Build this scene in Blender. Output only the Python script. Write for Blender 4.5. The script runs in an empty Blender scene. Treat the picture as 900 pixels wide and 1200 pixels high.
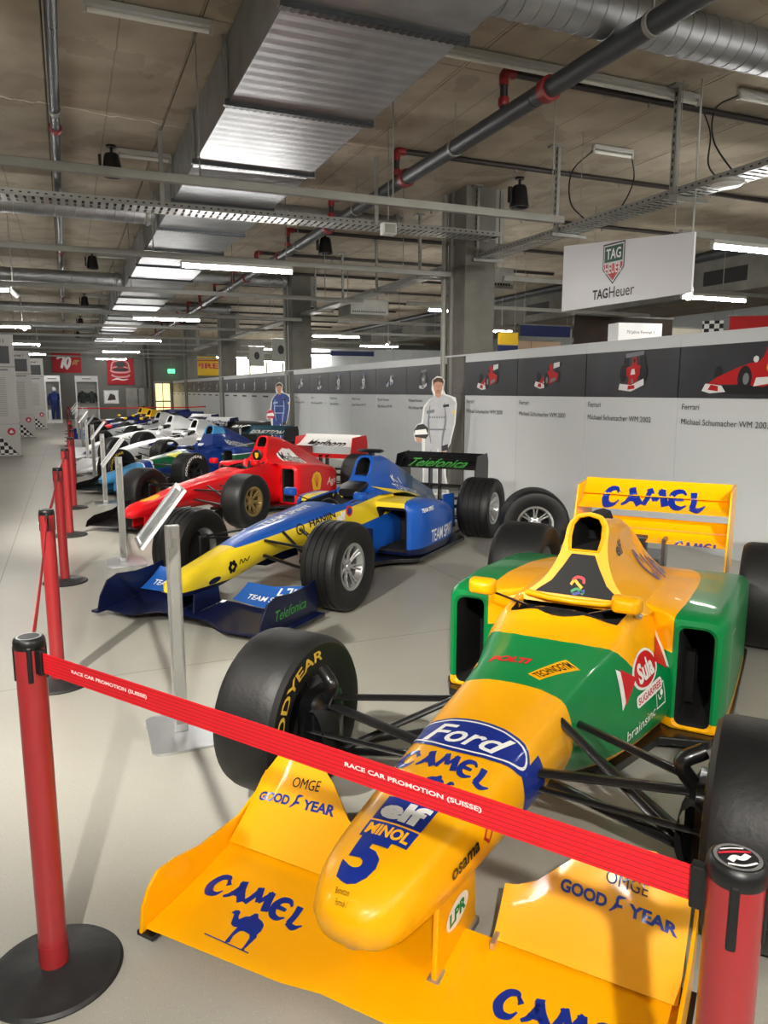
import bpy, bmesh, math, random
from mathutils import Vector, Matrix
from mathutils.bvhtree import BVHTree
from mathutils.geometry import tessellate_polygon
random.seed(7)
PI = math.pi
ORD = ['first', 'second', 'third', 'fourth', 'fifth', 'sixth', 'seventh', 'eighth', 'ninth', 'tenth', 'eleventh', 'twelfth', 'thirteenth', 'fourteenth', 'fifteenth', 'sixteenth']
SC = bpy.context.scene
COL = SC.collection

# ------------------------------------------------------------------ camera
FPX = 870.0                       # focal length in pixels of the 900 x 1200 frame
TILT = math.atan(142.0/FPX)       # looking slightly down
YAW = math.atan(372.0/(FPX/math.cos(TILT)))   # turned right of the hall axis (+Y)
EYE = 1.6
cd = bpy.data.cameras.new('camera'); cam = bpy.data.objects.new('camera', cd); COL.objects.link(cam)
cam.location = (0, 0, EYE)
cam.rotation_euler = (PI/2-TILT, 0, -YAW)
cd.sensor_fit = 'VERTICAL'; cd.sensor_height = 36.0; cd.lens = 36.0*FPX/1200.0
cd.clip_start = 0.02; cd.clip_end = 200
SC.camera = cam

# ------------------------------------------------------------------ world, exposure
wd = bpy.data.worlds.new('world'); SC.world = wd; wd.use_nodes = True
wd.node_tree.nodes['Background'].inputs[0].default_value = (0.80, 0.85, 0.9, 1)
wd.node_tree.nodes['Background'].inputs[1].default_value = 0.3
SC.view_settings.view_transform = 'Standard'; SC.view_settings.look = 'None'
SC.view_settings.exposure = 1.1; SC.view_settings.gamma = 1.0
SC.view_settings.use_curve_mapping = False
TUBE_EMIT = 70.0                  # the lit fluorescent tubes
SPOT_W = 500.0                    # the track spotlights over the cars

def spot_lamp(name, loc, target, watts, angle, blend=0.6, size=0.05, col=(1, .95, .86)):
    l = bpy.data.lights.new(name, 'SPOT'); l.energy = watts; l.spot_size = math.radians(angle)
    l.spot_blend = blend; l.shadow_soft_size = size; l.color = col
    o = bpy.data.objects.new(name, l); COL.objects.link(o)
    o.location = loc
    o.rotation_euler = (Vector(target)-Vector(loc)).to_track_quat('-Z', 'Y').to_euler()
    return o

# ------------------------------------------------------------------ materials
def lin(c):
    return c/12.92 if c <= 0.04045 else ((c+0.055)/1.055)**2.4
def rgb(r, g, b):
    return (lin(r/255), lin(g/255), lin(b/255), 1)

class Ex:
    """tiny expression builder: arithmetic on sockets becomes Math nodes"""
    def __init__(s, nt, v): s.nt = nt; s.v = v
    def _op(s, op, *a):
        n = s.nt.nodes.new('ShaderNodeMath'); n.operation = op
        for i, q in enumerate((s,)+a):
            q = q.v if isinstance(q, Ex) else q
            if isinstance(q, (int, float)): n.inputs[i].default_value = q
            else: s.nt.links.new(q, n.inputs[i])
        return Ex(s.nt, n.outputs[0])
    def __add__(s, o): return s._op('ADD', o)
    def __radd__(s, o): return s._op('ADD', o)
    def __sub__(s, o): return s._op('SUBTRACT', o)
    def __rsub__(s, o): return Ex(s.nt, o)._op('SUBTRACT', s)
    def __mul__(s, o): return s._op('MULTIPLY', o)
    __rmul__ = __mul__
    def __truediv__(s, o): return s._op('DIVIDE', o)
    def __lt__(s, o): return s._op('LESS_THAN', o)
    def __gt__(s, o): return s._op('GREATER_THAN', o)
    def __and__(s, o): return s._op('MULTIPLY', o)
    def __or__(s, o): return s._op('MAXIMUM', o)
    def __invert__(s): return 1-s
    def abs(s): return s._op('ABSOLUTE')
    def pow(s, p): return s._op('POWER', p)
    def sin(s): return s._op('SINE')
    def floor(s): return s._op('FLOOR')
    def mod(s, p): return s._op('FLOORED_MODULO', p)

MATS = {}
def mat(name, col=(.5, .5, .5, 1), rough=.5, metal=0., coat=0., emit=None, es=0., paint=None, bump=None,
        noise=None, spec=.5, alpha=None, trans=0.):
    """paint(nt, x, y, z) -> list of (mask Ex, colour) layered over col, in object coordinates.
    noise=(scale, amount, colour2): mottling.  bump=(scale, strength)."""
    if name in MATS: return MATS[name]
    m = bpy.data.materials.new(name); m.use_nodes = True; nt = m.node_tree
    p = nt.nodes['Principled BSDF']
    p.inputs['Base Color'].default_value = col; p.inputs['Roughness'].default_value = rough
    p.inputs['Metallic'].default_value = metal; p.inputs['Coat Weight'].default_value = coat
    p.inputs['Coat Roughness'].default_value = .06; p.inputs['Specular IOR Level'].default_value = spec
    if trans: p.inputs['Transmission Weight'].default_value = trans
    if emit: p.inputs['Emission Color'].default_value = emit; p.inputs['Emission Strength'].default_value = es
    tc = None
    cur = None
    if noise or bump or paint:
        tc = nt.nodes.new('ShaderNodeTexCoord')
    if noise:
        nz = nt.nodes.new('ShaderNodeTexNoise'); nz.inputs['Scale'].default_value = noise[0]
        nz.inputs['Detail'].default_value = 6
        nt.links.new(tc.outputs['Object'], nz.inputs['Vector'])
        mx = nt.nodes.new('ShaderNodeMix'); mx.data_type = 'RGBA'
        mr = nt.nodes.new('ShaderNodeMapRange'); mr.inputs[1].default_value = .35; mr.inputs[2].default_value = .65
        mr.inputs[4].default_value = noise[1]
        nt.links.new(nz.outputs[0], mr.inputs[0]); nt.links.new(mr.outputs[0], mx.inputs[0])
        mx.inputs[6].default_value = col; mx.inputs[7].default_value = noise[2]
        cur = mx.outputs[2]
    if paint:
        sp = nt.nodes.new('ShaderNodeSeparateXYZ'); nt.links.new(tc.outputs['Object'], sp.inputs[0])
        x, y, z = (Ex(nt, sp.outputs[i]) for i in range(3))
        for mask, colour in paint(nt, x, y, z):
            mx = nt.nodes.new('ShaderNodeMix'); mx.data_type = 'RGBA'
            nt.links.new(mask.v, mx.inputs[0])
            if cur is None: mx.inputs[6].default_value = col
            else: nt.links.new(cur, mx.inputs[6])
            mx.inputs[7].default_value = colour
            cur = mx.outputs[2]
    if cur is not None: nt.links.new(cur, p.inputs['Base Color'])
    if bump:
        nb = nt.nodes.new('ShaderNodeTexNoise'); nb.inputs['Scale'].default_value = bump[0]; nb.inputs['Detail'].default_value = 4
        nt.links.new(tc.outputs['Object'], nb.inputs['Vector'])
        bn = nt.nodes.new('ShaderNodeBump'); bn.inputs['Strength'].default_value = bump[1]; bn.inputs['Distance'].default_value = .01
        nt.links.new(nb.outputs[0], bn.inputs['Height']); nt.links.new(bn.outputs[0], p.inputs['Normal'])
    MATS[name] = m
    return m
def gloss(name, col, **k):
    return mat(name, col, rough=.38, coat=.32, spec=.3, **k)

# ------------------------------------------------------------------ mesh collector
def cr(p0, p1, p2, p3, t):
    return 0.5*((2*p1)+(-p0+p2)*t+(2*p0-5*p1+4*p2-p3)*t*t+(-p0+3*p1-3*p2+p3)*t**3)
def spline(pts, n):
    """Catmull-Rom resample of an open list of tuples, n samples per span"""
    out = []
    P = [Vector(p) for p in pts]
    for i in range(len(P)-1):
        a = P[i-1] if i > 0 else P[i]*2-P[i+1]; d = P[i+2] if i+2 < len(P) else P[i+1]*2-P[i]
        for k in range(n): out.append(cr(a, P[i], P[i+1], d, k/n))
    out.append(P[-1]); return out
def pchip(xs, ys, x):
    n = len(xs)
    if x <= xs[0]: return ys[0]
    if x >= xs[-1]: return ys[-1]
    h = [xs[i+1]-xs[i] for i in range(n-1)]; d = [(ys[i+1]-ys[i])/h[i] for i in range(n-1)]
    def m(i):
        if i == 0: return d[0]
        if i == n-1: return d[-1]
        if d[i-1]*d[i] <= 0: return 0.
        w1 = 2*h[i]+h[i-1]; w2 = h[i]+2*h[i-1]
        return (w1+w2)/(w1/d[i-1]+w2/d[i])
    i = max(k for k in range(n-1) if xs[k] <= x)
    t = (x-xs[i])/h[i]
    return ((2*t**3-3*t*t+1)*ys[i]+(t**3-2*t*t+t)*h[i]*m(i)+(-2*t**3+3*t*t)*ys[i+1]+(t**3-t*t)*h[i]*m(i+1))

class MB:
    def __init__(s): s.v = []; s.f = []; s.m = []; s.mi = 0
    def mtl(s, i): s.mi = i; return s
    def poly(s, pts):
        k = len(s.v); s.v += [tuple(p) for p in pts]; s.f.append(tuple(range(k, k+len(pts)))); s.m.append(s.mi); return s
    def box(s, x0, x1, y0, y1, z0, z1, M=None):
        k = len(s.v)
        q = [(x, y, z) for z in (z0, z1) for (x, y) in ((x0, y0), (x1, y0), (x1, y1), (x0, y1))]
        if M is not None: q = [tuple(M @ Vector(p)) for p in q]
        s.v += q
        for f in ((3, 2, 1, 0), (4, 5, 6, 7), (0, 1, 5, 4), (1, 2, 6, 5), (2, 3, 7, 6), (3, 0, 4, 7)):
            s.f.append(tuple(k+i for i in f)); s.m.append(s.mi)
        return s
    def rings(s, R, cap0=True, cap1=True, closed=True):
        """R: list of rings of equal length"""
        n = len(R[0]); k = len(s.v)
        for r in R: s.v += [tuple(p) for p in r]
        for i in range(len(R)-1):
            for j in range(n if closed else n-1):
                a = k+i*n+j; b = k+i*n+(j+1) % n
                s.f.append((a, b, b+n, a+n)); s.m.append(s.mi)
        if cap0: s.f.append(tuple(k+j for j in reversed(range(n)))); s.m.append(s.mi)
        if cap1: s.f.append(tuple(k+(len(R)-1)*n+j for j in range(n))); s.m.append(s.mi)
        return s
    def tube(s, path, r, n=10, caps=True, flat=None):
        """round (or flat=(a,b) elliptic) tube along a path of points; r number or list"""
        P = [Vector(p) for p in path]; R = []
        T = []
        for i in range(len(P)):
            d = (P[min(i+1, len(P)-1)]-P[max(i-1, 0)]); T.append(d.normalized())
        up = Vector((0, 0, 1)) if abs(T[0].z) < .9 else Vector((1, 0, 0))
        for i, p in enumerate(P):
            t = T[i]; a = t.cross(up)
            if a.length < 1e-4: a = t.cross(Vector((0, 1, 0)))
            a.normalize(); b = a.cross(t); up = b
            rr = r[i] if isinstance(r, (list, tuple)) else r
            ra, rb = (rr, rr) if flat is None else (rr*flat[0], rr*flat[1])
            R.append([p+a*(ra*math.cos(2*PI*k/n))+b*(rb*math.sin(2*PI*k/n)) for k in range(n)])
        return s.rings(R, caps, caps)
    def lathe(s, prof, c=(0, 0, 0), axis='z', n=32, cap=True):
        """prof: list of (r, h)"""
        R = []
        for r, h in prof:
            ring = []
            for k in range(n):
                a = 2*PI*k/n; u, w = r*math.cos(a), r*math.sin(a)
                p = {'z': (u, w, h), 'y': (w, h, u), 'x': (h, u, w)}[axis]
                ring.append((c[0]+p[0], c[1]+p[1], c[2]+p[2]))
            R.append(ring)
        return s.rings(R, cap, cap)
    def prism(s, loop, ax, t0, t1, holes=()):
        """2-D loop (+holes) extruded along ax ('x','y','z') from t0 to t1"""
        def pt(p, t):
            return {'x': (t, p[0], p[1]), 'y': (p[0], t, p[1]), 'z': (p[0], p[1], t)}[ax]
        loops = [list(loop)]+[list(h) for h in holes]
        flat = [p for l in loops for p in l]
        tri = tessellate_polygon([[Vector((p[0], p[1], 0)) for p in l] for l in loops])
        k = len(s.v); n = len(flat)
        s.v += [pt(p, t0) for p in flat]+[pt(p, t1) for p in flat]
        for t in tri:
            s.f.append((k+t[0], k+t[1], k+t[2])); s.m.append(s.mi)
            s.f.append((k+n+t[2], k+n+t[1], k+n+t[0])); s.m.append(s.mi)
        o = 0
        for l in loops:
            for j in range(len(l)):
                a = k+o+j; b = k+o+(j+1) % len(l)
                s.f.append((a, b, b+n, a+n)); s.m.append(s.mi)
            o += len(l)
        return s
    def mirror_y(s):
        k = len(s.v); fs = list(s.f); ms = list(s.m)
        s.v += [(x, -y, z) for x, y, z in s.v]
        s.f += [tuple(k+i for i in reversed(f)) for f in fs]; s.m += ms
        return s
    def xf(s, fn): s.v = [tuple(fn(Vector(p))) for p in s.v]; return s
    def build(s, name, mats, parent=None, smooth=None, bevel=None, weld=False):
        me = bpy.data.meshes.new(name)
        me.from_pydata(s.v, [], s.f)
        mats = mats if isinstance(mats, (list, tuple)) else [mats]
        for m in mats: me.materials.append(m)
        if len(mats) > 1: me.polygons.foreach_set('material_index', s.m)
        bm = bmesh.new(); bm.from_mesh(me)
        if weld: bmesh.ops.remove_doubles(bm, verts=bm.verts, dist=1e-5)
        bmesh.ops.recalc_face_normals(bm, faces=bm.faces)
        bm.to_mesh(me); bm.free()
        if smooth is not None:
            me.polygons.foreach_set('use_smooth', [True]*len(me.polygons))
            me.set_sharp_from_angle(angle=math.radians(smooth))
        me.update()
        return link(name, me, parent, bevel)

def link(name, me, parent=None, bevel=None):
    o = bpy.data.objects.new(name, me); COL.objects.link(o)
    if parent is not None: o.parent = parent
    if bevel:
        b = o.modifiers.new('bevel', 'BEVEL'); b.width = bevel; b.segments = 2; b.limit_method = 'ANGLE'; b.angle_limit = math.radians(40)
    return o
def tag(o, label, cat, group=None):
    o['label'] = label; o['category'] = cat
    if group: o['group'] = group
    return o
def struct(o, label=None):
    o['kind'] = 'structure'
    if label: o['label'] = label
    return o
def empty(name, loc=(0, 0, 0), rz=0., label=None, cat=None, group=None):
    o = bpy.data.objects.new(name, None); COL.objects.link(o); o.location = loc; o.rotation_euler = (0, 0, rz)
    o.empty_display_size = .1
    if label: tag(o, label, cat, group)
    return o
def dup(root, loc, rz=None, label=None):
    def cp(o, parent):
        c = o.copy(); COL.objects.link(c); c.parent = parent
        for ch in list(o.children): cp(ch, c)
        return c
    r = cp(root, None); r.location = loc
    if rz is not None: r.rotation_euler = (0, 0, rz)
    if label: r['label'] = label
    return r

# ------------------------------------------------------------------ writing and flat marks
_tc = {}
def text(body, size=1., bold=0., shear=0., space=1., xs=1.):
    """outline text as 2-D triangles, centred; returns (verts2d, faces)"""
    key = (body, bold, shear, space)
    if key not in _tc:
        cu = bpy.data.curves.new('t', 'FONT'); cu.body = body; cu.size = 1; cu.align_x = 'CENTER'; cu.align_y = 'CENTER'
        cu.offset = bold; cu.shear = shear; cu.space_character = space; cu.resolution_u = 3
        o = bpy.data.objects.new('t', cu); COL.objects.link(o)
        bpy.context.view_layer.update()
        me = bpy.data.meshes.new_from_object(o.evaluated_get(bpy.context.evaluated_depsgraph_get()))
        v = [(p.co.x, p.co.y) for p in me.vertices]; f = [tuple(p.vertices) for p in me.polygons]
        bpy.data.objects.remove(o); bpy.data.curves.remove(cu); bpy.data.meshes.remove(me)
        if v:
            cx = (min(p[0] for p in v)+max(p[0] for p in v))/2; cy = (min(p[1] for p in v)+max(p[1] for p in v))/2
            v = [(p[0]-cx, p[1]-cy) for p in v]
        _tc[key] = (v, f)
    v, f = _tc[key]
    return [(p[0]*size*xs, p[1]*size) for p in v], f
def fit_text(body, w, h, **k):
    """text stretched to a box w x h"""
    v, f = text(body, **k)
    W = max(p[0] for p in v)-min(p[0] for p in v); H = max(p[1] for p in v)-min(p[1] for p in v)
    return [(p[0]*w/W, p[1]*h/H) for p in v], f
def shape(loop, holes=()):
    loops = [list(loop)]+[list(h) for h in holes]
    flat = [p for l in loops for p in l]
    tri = tessellate_polygon([[Vector((p[0], p[1], 0)) for p in l] for l in loops])
    return flat, [tuple(t) for t in tri]
def oval(rx, ry, n=40, c=(0, 0)):
    return [(c[0]+rx*math.cos(2*PI*k/n), c[1]+ry*math.sin(2*PI*k/n)) for k in range(n)]
def rrect(w, h, r, n=4, c=(0, 0)):
    o = []
    for cx, cy, a0 in ((w/2-r, h/2-r, 0), (-w/2+r, h/2-r, 90), (-w/2+r, -h/2+r, 180), (w/2-r, -h/2+r, 270)):
        for k in range(n+1):
            a = math.radians(a0+90*k/n); o.append((c[0]+cx+r*math.cos(a), c[1]+cy+r*math.sin(a)))
    return o
def stroke(pts, w, n=6):
    """tapering brush stroke through 2-D points; w number or list"""
    P = spline([(p[0], p[1], 0) for p in pts], n) if n > 1 else [Vector((p[0], p[1], 0)) for p in pts]
    W = w if isinstance(w, (list, tuple)) else [w]*len(pts)
    L = []; R = []
    for i, p in enumerate(P):
        t = (P[min(i+1, len(P)-1)]-P[max(i-1, 0)]).normalized(); nn = Vector((-t.y, t.x, 0))
        u = i/max(1, n if n > 1 else 1); k = min(int(u), len(W)-2); ww = W[k]+(W[k+1]-W[k])*(u-k)
        L.append(p+nn*ww/2); R.append(p-nn*ww/2)
    v = [(q.x, q.y) for q in L+R]; m = len(L)
    return v, [(i, i+1, m+i+1, m+i) for i in range(m-1)]
def merge(*parts):
    v = []; f = []
    for a, b in parts:
        k = len(v); v += a; f += [tuple(k+i for i in t) for t in b]
    return v, f
def move(s, dx=0, dy=0, sc=1., sx=1., sy=1., rot=0.):
    c, q = math.cos(rot), math.sin(rot)
    return [((x*sc*sx)*c-(y*sc*sy)*q+dx, (x*sc*sx)*q+(y*sc*sy)*c+dy) for x, y in s[0]], s[1]

def gridcut(s, step):
    """cut flat faces along a grid so that they can follow a curved surface"""
    bm = bmesh.new()
    vs = [bm.verts.new((x, y, 0)) for x, y in s[0]]
    for f in s[1]:
        try: bm.faces.new([vs[i] for i in f])
        except ValueError: pass
    xs = [p[0] for p in s[0]]; ys = [p[1] for p in s[0]]
    for ax, lo, hi in ((0, min(xs), max(xs)), (1, min(ys), max(ys))):
        n = int((hi-lo)/step)
        for k in range(1, n+1):
            co = [0, 0, 0]; no = [0, 0, 0]; co[ax] = lo+k*(hi-lo)/(n+1); no[ax] = 1
            bmesh.ops.bisect_plane(bm, geom=bm.verts[:]+bm.edges[:]+bm.faces[:], plane_co=co, plane_no=no)
    bm.verts.index_update()
    r = [(v.co.x, v.co.y) for v in bm.verts], [tuple(v.index for v in f.verts) for f in bm.faces]
    bm.free(); return r

def flat_mark(name, s, m, parent, o, u, v, off=0.):
    """a flat printed mark at point o with in-plane axes u, v"""
    o, u, v = Vector(o), Vector(u).normalized(), Vector(v).normalized(); n = u.cross(v)
    me = bpy.data.meshes.new(name)
    me.from_pydata([tuple(o+u*p[0]+v*p[1]+n*off) for p in s[0]], [], s[1]); me.materials.append(m)
    return link(name, me, parent)
def map_mark(name, s, m, parent, fn, step=.02):
    """a mark on a surface: fn(x, y) -> 3-D point or None"""
    if step: s = gridcut(s, step)
    P = [fn(x, y) for x, y in s[0]]
    idx = {}; vs = []
    for i, p in enumerate(P):
        if p is not None: idx[i] = len(vs); vs.append(tuple(p))
    fs = [tuple(idx[i] for i in f) for f in s[1] if all(i in idx for i in f)]
    me = bpy.data.meshes.new(name); me.from_pydata(vs, [], fs); me.materials.append(m)
    me.polygons.foreach_set('use_smooth', [True]*len(me.polygons))
    return link(name, me, parent)
def bvh_of(objs):
    vs = []; fs = []
    for o in objs:
        k = len(vs); vs += [tuple(v.co) for v in o.data.vertices]; fs += [tuple(k+i for i in p.vertices) for p in o.data.polygons]
    return BVHTree.FromPolygons(vs, fs)
def projector(bvh, o, u, v, d, off=.0025, reach=.6):
    """project along d onto the body; (x, y) -> o + u x + v y"""
    o, u, v, d = Vector(o), Vector(u).normalized(), Vector(v).normalized(), Vector(d).normalized()
    def fn(x, y):
        h = bvh.ray_cast(o+u*x+v*y-d*reach/2, d, reach)
        if h[0] is None: return None
        return h[0]-d*off
    return fn
def wrapper(bvh, x0, zc, R, off=.0025, flipx=1):
    """wrap round the nose: mark x goes across (-y), mark y goes towards the rear"""
    def fn(sx, sy):
        a = sx/R; d = Vector((0, -math.sin(a), math.cos(a)))
        h = bvh.ray_cast(Vector((x0+sy, 0, zc)), d, 1.)
        if h[0] is None: return None
        return h[0]+d*off
    return fn
# ================================================================== ROOM
CEIL = 4.7; YF = 46.0; XL = -8.0; XR = 24.0; YN = -7.0; XW = 5.8
def floor_paint(nt, x, y, z):
    L = []
    for px in (-4.2, -.62, 3.0, 8.0): L.append((((x-px).abs() < .004), rgb(120, 118, 112)))
    L.append((((y+.9).mod(5.2) < .008), rgb(126, 124, 118)))
    vo = nt.nodes.new('ShaderNodeTexVoronoi'); vo.inputs['Scale'].default_value = 150
    tc = nt.nodes.new('ShaderNodeTexCoord'); nt.links.new(tc.outputs['Object'], vo.inputs['Vector'])
    L.insert(0, ((Ex(nt, vo.outputs['Distance']) < .22) & (Ex(nt, vo.outputs['Color']) > .5) & (Ex(nt, .40)), rgb(120, 118, 112)))
    L.insert(0, ((Ex(nt, vo.outputs['Distance']) < .18) & (Ex(nt, vo.outputs['Color']) < .3) & (Ex(nt, .5)), rgb(226, 224, 216)))
    return L
M_floor = mat('polished concrete', rgb(176, 174, 164), rough=.36, noise=(.9, .6, rgb(162, 160, 150)), paint=floor_paint, spec=.45)
def ceil_paint(nt, x, y, z):
    g = nt.nodes.new('ShaderNodeNewGeometry'); s = nt.nodes.new('ShaderNodeSeparateXYZ'); nt.links.new(g.outputs['Position'], s.inputs[0])
    X, Y = Ex(nt, s.outputs[0]), Ex(nt, s.outputs[1])
    nz = nt.nodes.new('ShaderNodeTexNoise'); nz.inputs['Scale'].default_value = 5.; nt.links.new(g.outputs['Position'], nz.inputs['Vector'])
    N = Ex(nt, nz.outputs[0])
    n2 = nt.nodes.new('ShaderNodeTexNoise'); n2.inputs['Scale'].default_value = 1.3; n2.inputs['Detail'].default_value = 5; nt.links.new(g.outputs['Position'], n2.inputs['Vector'])
    # pale lime seam across the slab, board marks along the hall, damp stains
    return [((Ex(nt, n2.outputs[0]) > .58) & (Ex(nt, .35)), rgb(128, 116, 100)), (((X+N*.03).mod(.62) < .014) & (Ex(nt, .7)), rgb(118, 107, 92)),
            (((Y-X*.12+N*.25-9.62).abs() < .012) & (X < 1.6), rgb(222, 214, 200))]
M_ceil = mat('shuttered concrete', rgb(176, 164, 145), rough=.9, noise=(1.7, .8, rgb(150, 139, 122)), bump=(9, .25), paint=ceil_paint)
M_joint = mat('dark joint', rgb(84, 77, 68), rough=.95, noise=(5, .5, rgb(70, 64, 58)))
M_conc = mat('column concrete', rgb(118, 117, 110), rough=.85, noise=(2.5, .8, rgb(98, 97, 90)), bump=(12, .2))
M_farwall = mat('grey wall', rgb(120, 119, 114), rough=.9, noise=(.8, .5, rgb(104, 103, 98)))
M_white = mat('white laminate', rgb(206, 210, 212), rough=.4, noise=(1.2, .3, rgb(198, 203, 206)))
M_dark = mat('dark print', rgb(42, 44, 48), rough=.42, noise=(2.2, .7, rgb(58, 60, 66)))
M_print = mat('black print', rgb(24, 24, 26), rough=.5)
M_galv = mat('galvanised steel', (.44, .45, .46, 1), rough=.5, metal=1., noise=(3.5, .7, (.32, .33, .34, 1)), bump=(2.2, .12))
M_galv2 = mat('dull zinc rail', rgb(150, 150, 144), rough=.5, metal=.35, noise=(4, .5, rgb(128, 128, 122)))
M_tray = mat('cable tray zinc', rgb(186, 188, 184), rough=.4, metal=.5, noise=(6, .5, rgb(160, 162, 160)))
M_pipe = mat('grey pipe', rgb(58, 62, 66), rough=.45, noise=(6, .5, rgb(46, 49, 53)))
M_black = mat('black plastic', rgb(18, 18, 19), rough=.4, noise=(20, .4, rgb(26, 26, 27)))
M_redp = mat('red pipe coupling', rgb(138, 30, 32), rough=.45, noise=(10, .5, rgb(110, 22, 25)))
M_brownpipe = mat('dark sprinkler pipe', rgb(40, 34, 32), rough=.5, noise=(8, .5, rgb(52, 42, 40)))
M_tube_off = mat('unlit tube', rgb(222, 222, 214), rough=.35, noise=(3, .3, rgb(208, 208, 200)))
M_tube = mat('lit tube', rgb(255, 255, 250), emit=(1, .98, .94, 1), es=TUBE_EMIT)
M_batten = mat('batten housing', rgb(176, 176, 170), rough=.5, noise=(5, .4, rgb(160, 160, 154)))
M_alu = mat('brushed aluminium', (.62, .63, .64, 1), rough=.33, metal=.9, noise=(9, .4, (.52, .53, .54, 1)))

floor = struct(MB().box(XL, XR, YN, YF, -.2, 0).build('floor', M_floor))
floor['label'] = 'grey speckled concrete floor of the exhibition hall'
ceiling = struct(MB().box(XL, XR, YN, YF, CEIL+.03, CEIL+.25).build('ceiling', M_joint))
pw, pl = 1.25, 2.6
pm = MB().box(.006, pw-.006, .006, pl-.006, 0, .05).build('ceiling_panel', M_ceil, ceiling)
pm.location = (-5+0*pw, 1.7, CEIL)
for i in range(15):
    for j in range(17):
        if i == j == 0: continue
        c = pm.copy(); COL.objects.link(c); c.location = (-5+i*pw, 1.7+j*pl, CEIL)
fill = MB()
fill.box(XL, -5, YN, YF, CEIL, CEIL+.05); fill.box(-5+15*pw, XR, YN, YF, CEIL, CEIL+.05)
fill.box(-5, -5+15*pw, YN, 1.7, CEIL, CEIL+.05)
fill.build('ceiling_field', M_ceil, ceiling)
struct(MB().box(XL, XR, YF, YF+.3, 0, CEIL+.2).build('wall_far', M_farwall))
struct(MB().box(XL-.3, XL, YN, YF, 0, CEIL+.2).build('wall_left', M_farwall))
struct(MB().box(XR, XR+.3, YN, YF, 0, CEIL+.2).build('wall_back', M_white))
struct(MB().box(XL, XR, YN-.3, YN, 0, CEIL+.2).build('wall_near', M_farwall))

# ---------------------------------------------------------------- columns in the line of the white display wall
COLY = (10.5, 20.2, 30.2, 40.0)
for k, y0 in enumerate(COLY):
    e = empty('concrete_column', (XW, y0, 0), 0, ['square concrete column beside the silver suited standee', 'concrete column rising between standee in blue suit and wall photos',
          'slim looking concrete column in front of the yellow banner', 'concrete column at the end of the white display wall'][k], 'column')
    m = MB(); m.box(.02, .56, .05, .62, 0, 1.55); m.box(.02, .56, .05, .62, 1.556, 3.2); m.box(.02, .56, .05, .62, 3.206, CEIL)
    m.box(.025, .555, .055, .615, 1.5, 3.3)
    m.build('shaft', M_conc, e, bevel=.012)
    MB().tube([(.0, .70, 0), (.0, .70, CEIL)], .05, 12).build('downpipe', M_galv2, e, smooth=40)
    MB().tube([(.06, .64, 0), (.06, .64, CEIL)], .018, 8).build('conduit', M_alu, e, smooth=40)
    MB().box(.0, .02, .42, .50, 0, CEIL).build('cable_channel', M_galv2, e)
    MB().box(.58, .64, .1, .14, 3.9, CEIL).build('hanger', M_galv2, e)
    MB().box(.66, .72, .1, .14, 3.9, CEIL).build('hanger', M_galv2, e)

# ---------------------------------------------------------------- white display wall with its photo frieze
wall = struct(MB().box(XW+.06, XW+.12, -2.5, 45.9, 0, 2.14).build('wall_right', M_white))
spans = []
PW = 1.5
y = 10.45
while y > -2: spans.append((y-PW, y)); y -= PW
for a, b in ((11.15, 20.15), (20.85, 30.15), (30.85, 39.95), (40.65, 45.8)):
    n = max(1, round((b-a)/PW)); w = (b-a)/n
    for i in range(n): spans.append((a+i*w, a+(i+1)*w))
MB().box(XW-.005, XW+.13, -2.5, 45.9, 2.14, 2.165).build('top_rail', M_white, wall)
M_red = gloss('racing red print', rgb(186, 26, 30)); M_pwhite = mat('print white', rgb(225, 225, 225), rough=.5)
M_pgrey = mat('print grey', rgb(120, 122, 126), rough=.5); M_pdark = mat('print tyre and shadow', rgb(16, 16, 18), rough=.5)
M_capt = mat('caption print', rgb(40, 40, 42), rough=.6)
M_pyel = mat('print yellow', rgb(230, 200, 40), rough=.5); M_pblue = mat('print blue', rgb(70, 90, 140), rough=.5)
CX = XW-.001
def wall_uv(y):           # print axes on the wall: u runs towards -y, v up
    return dict(u=(0, -1, 0), v=(0, 0, 1))
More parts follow.
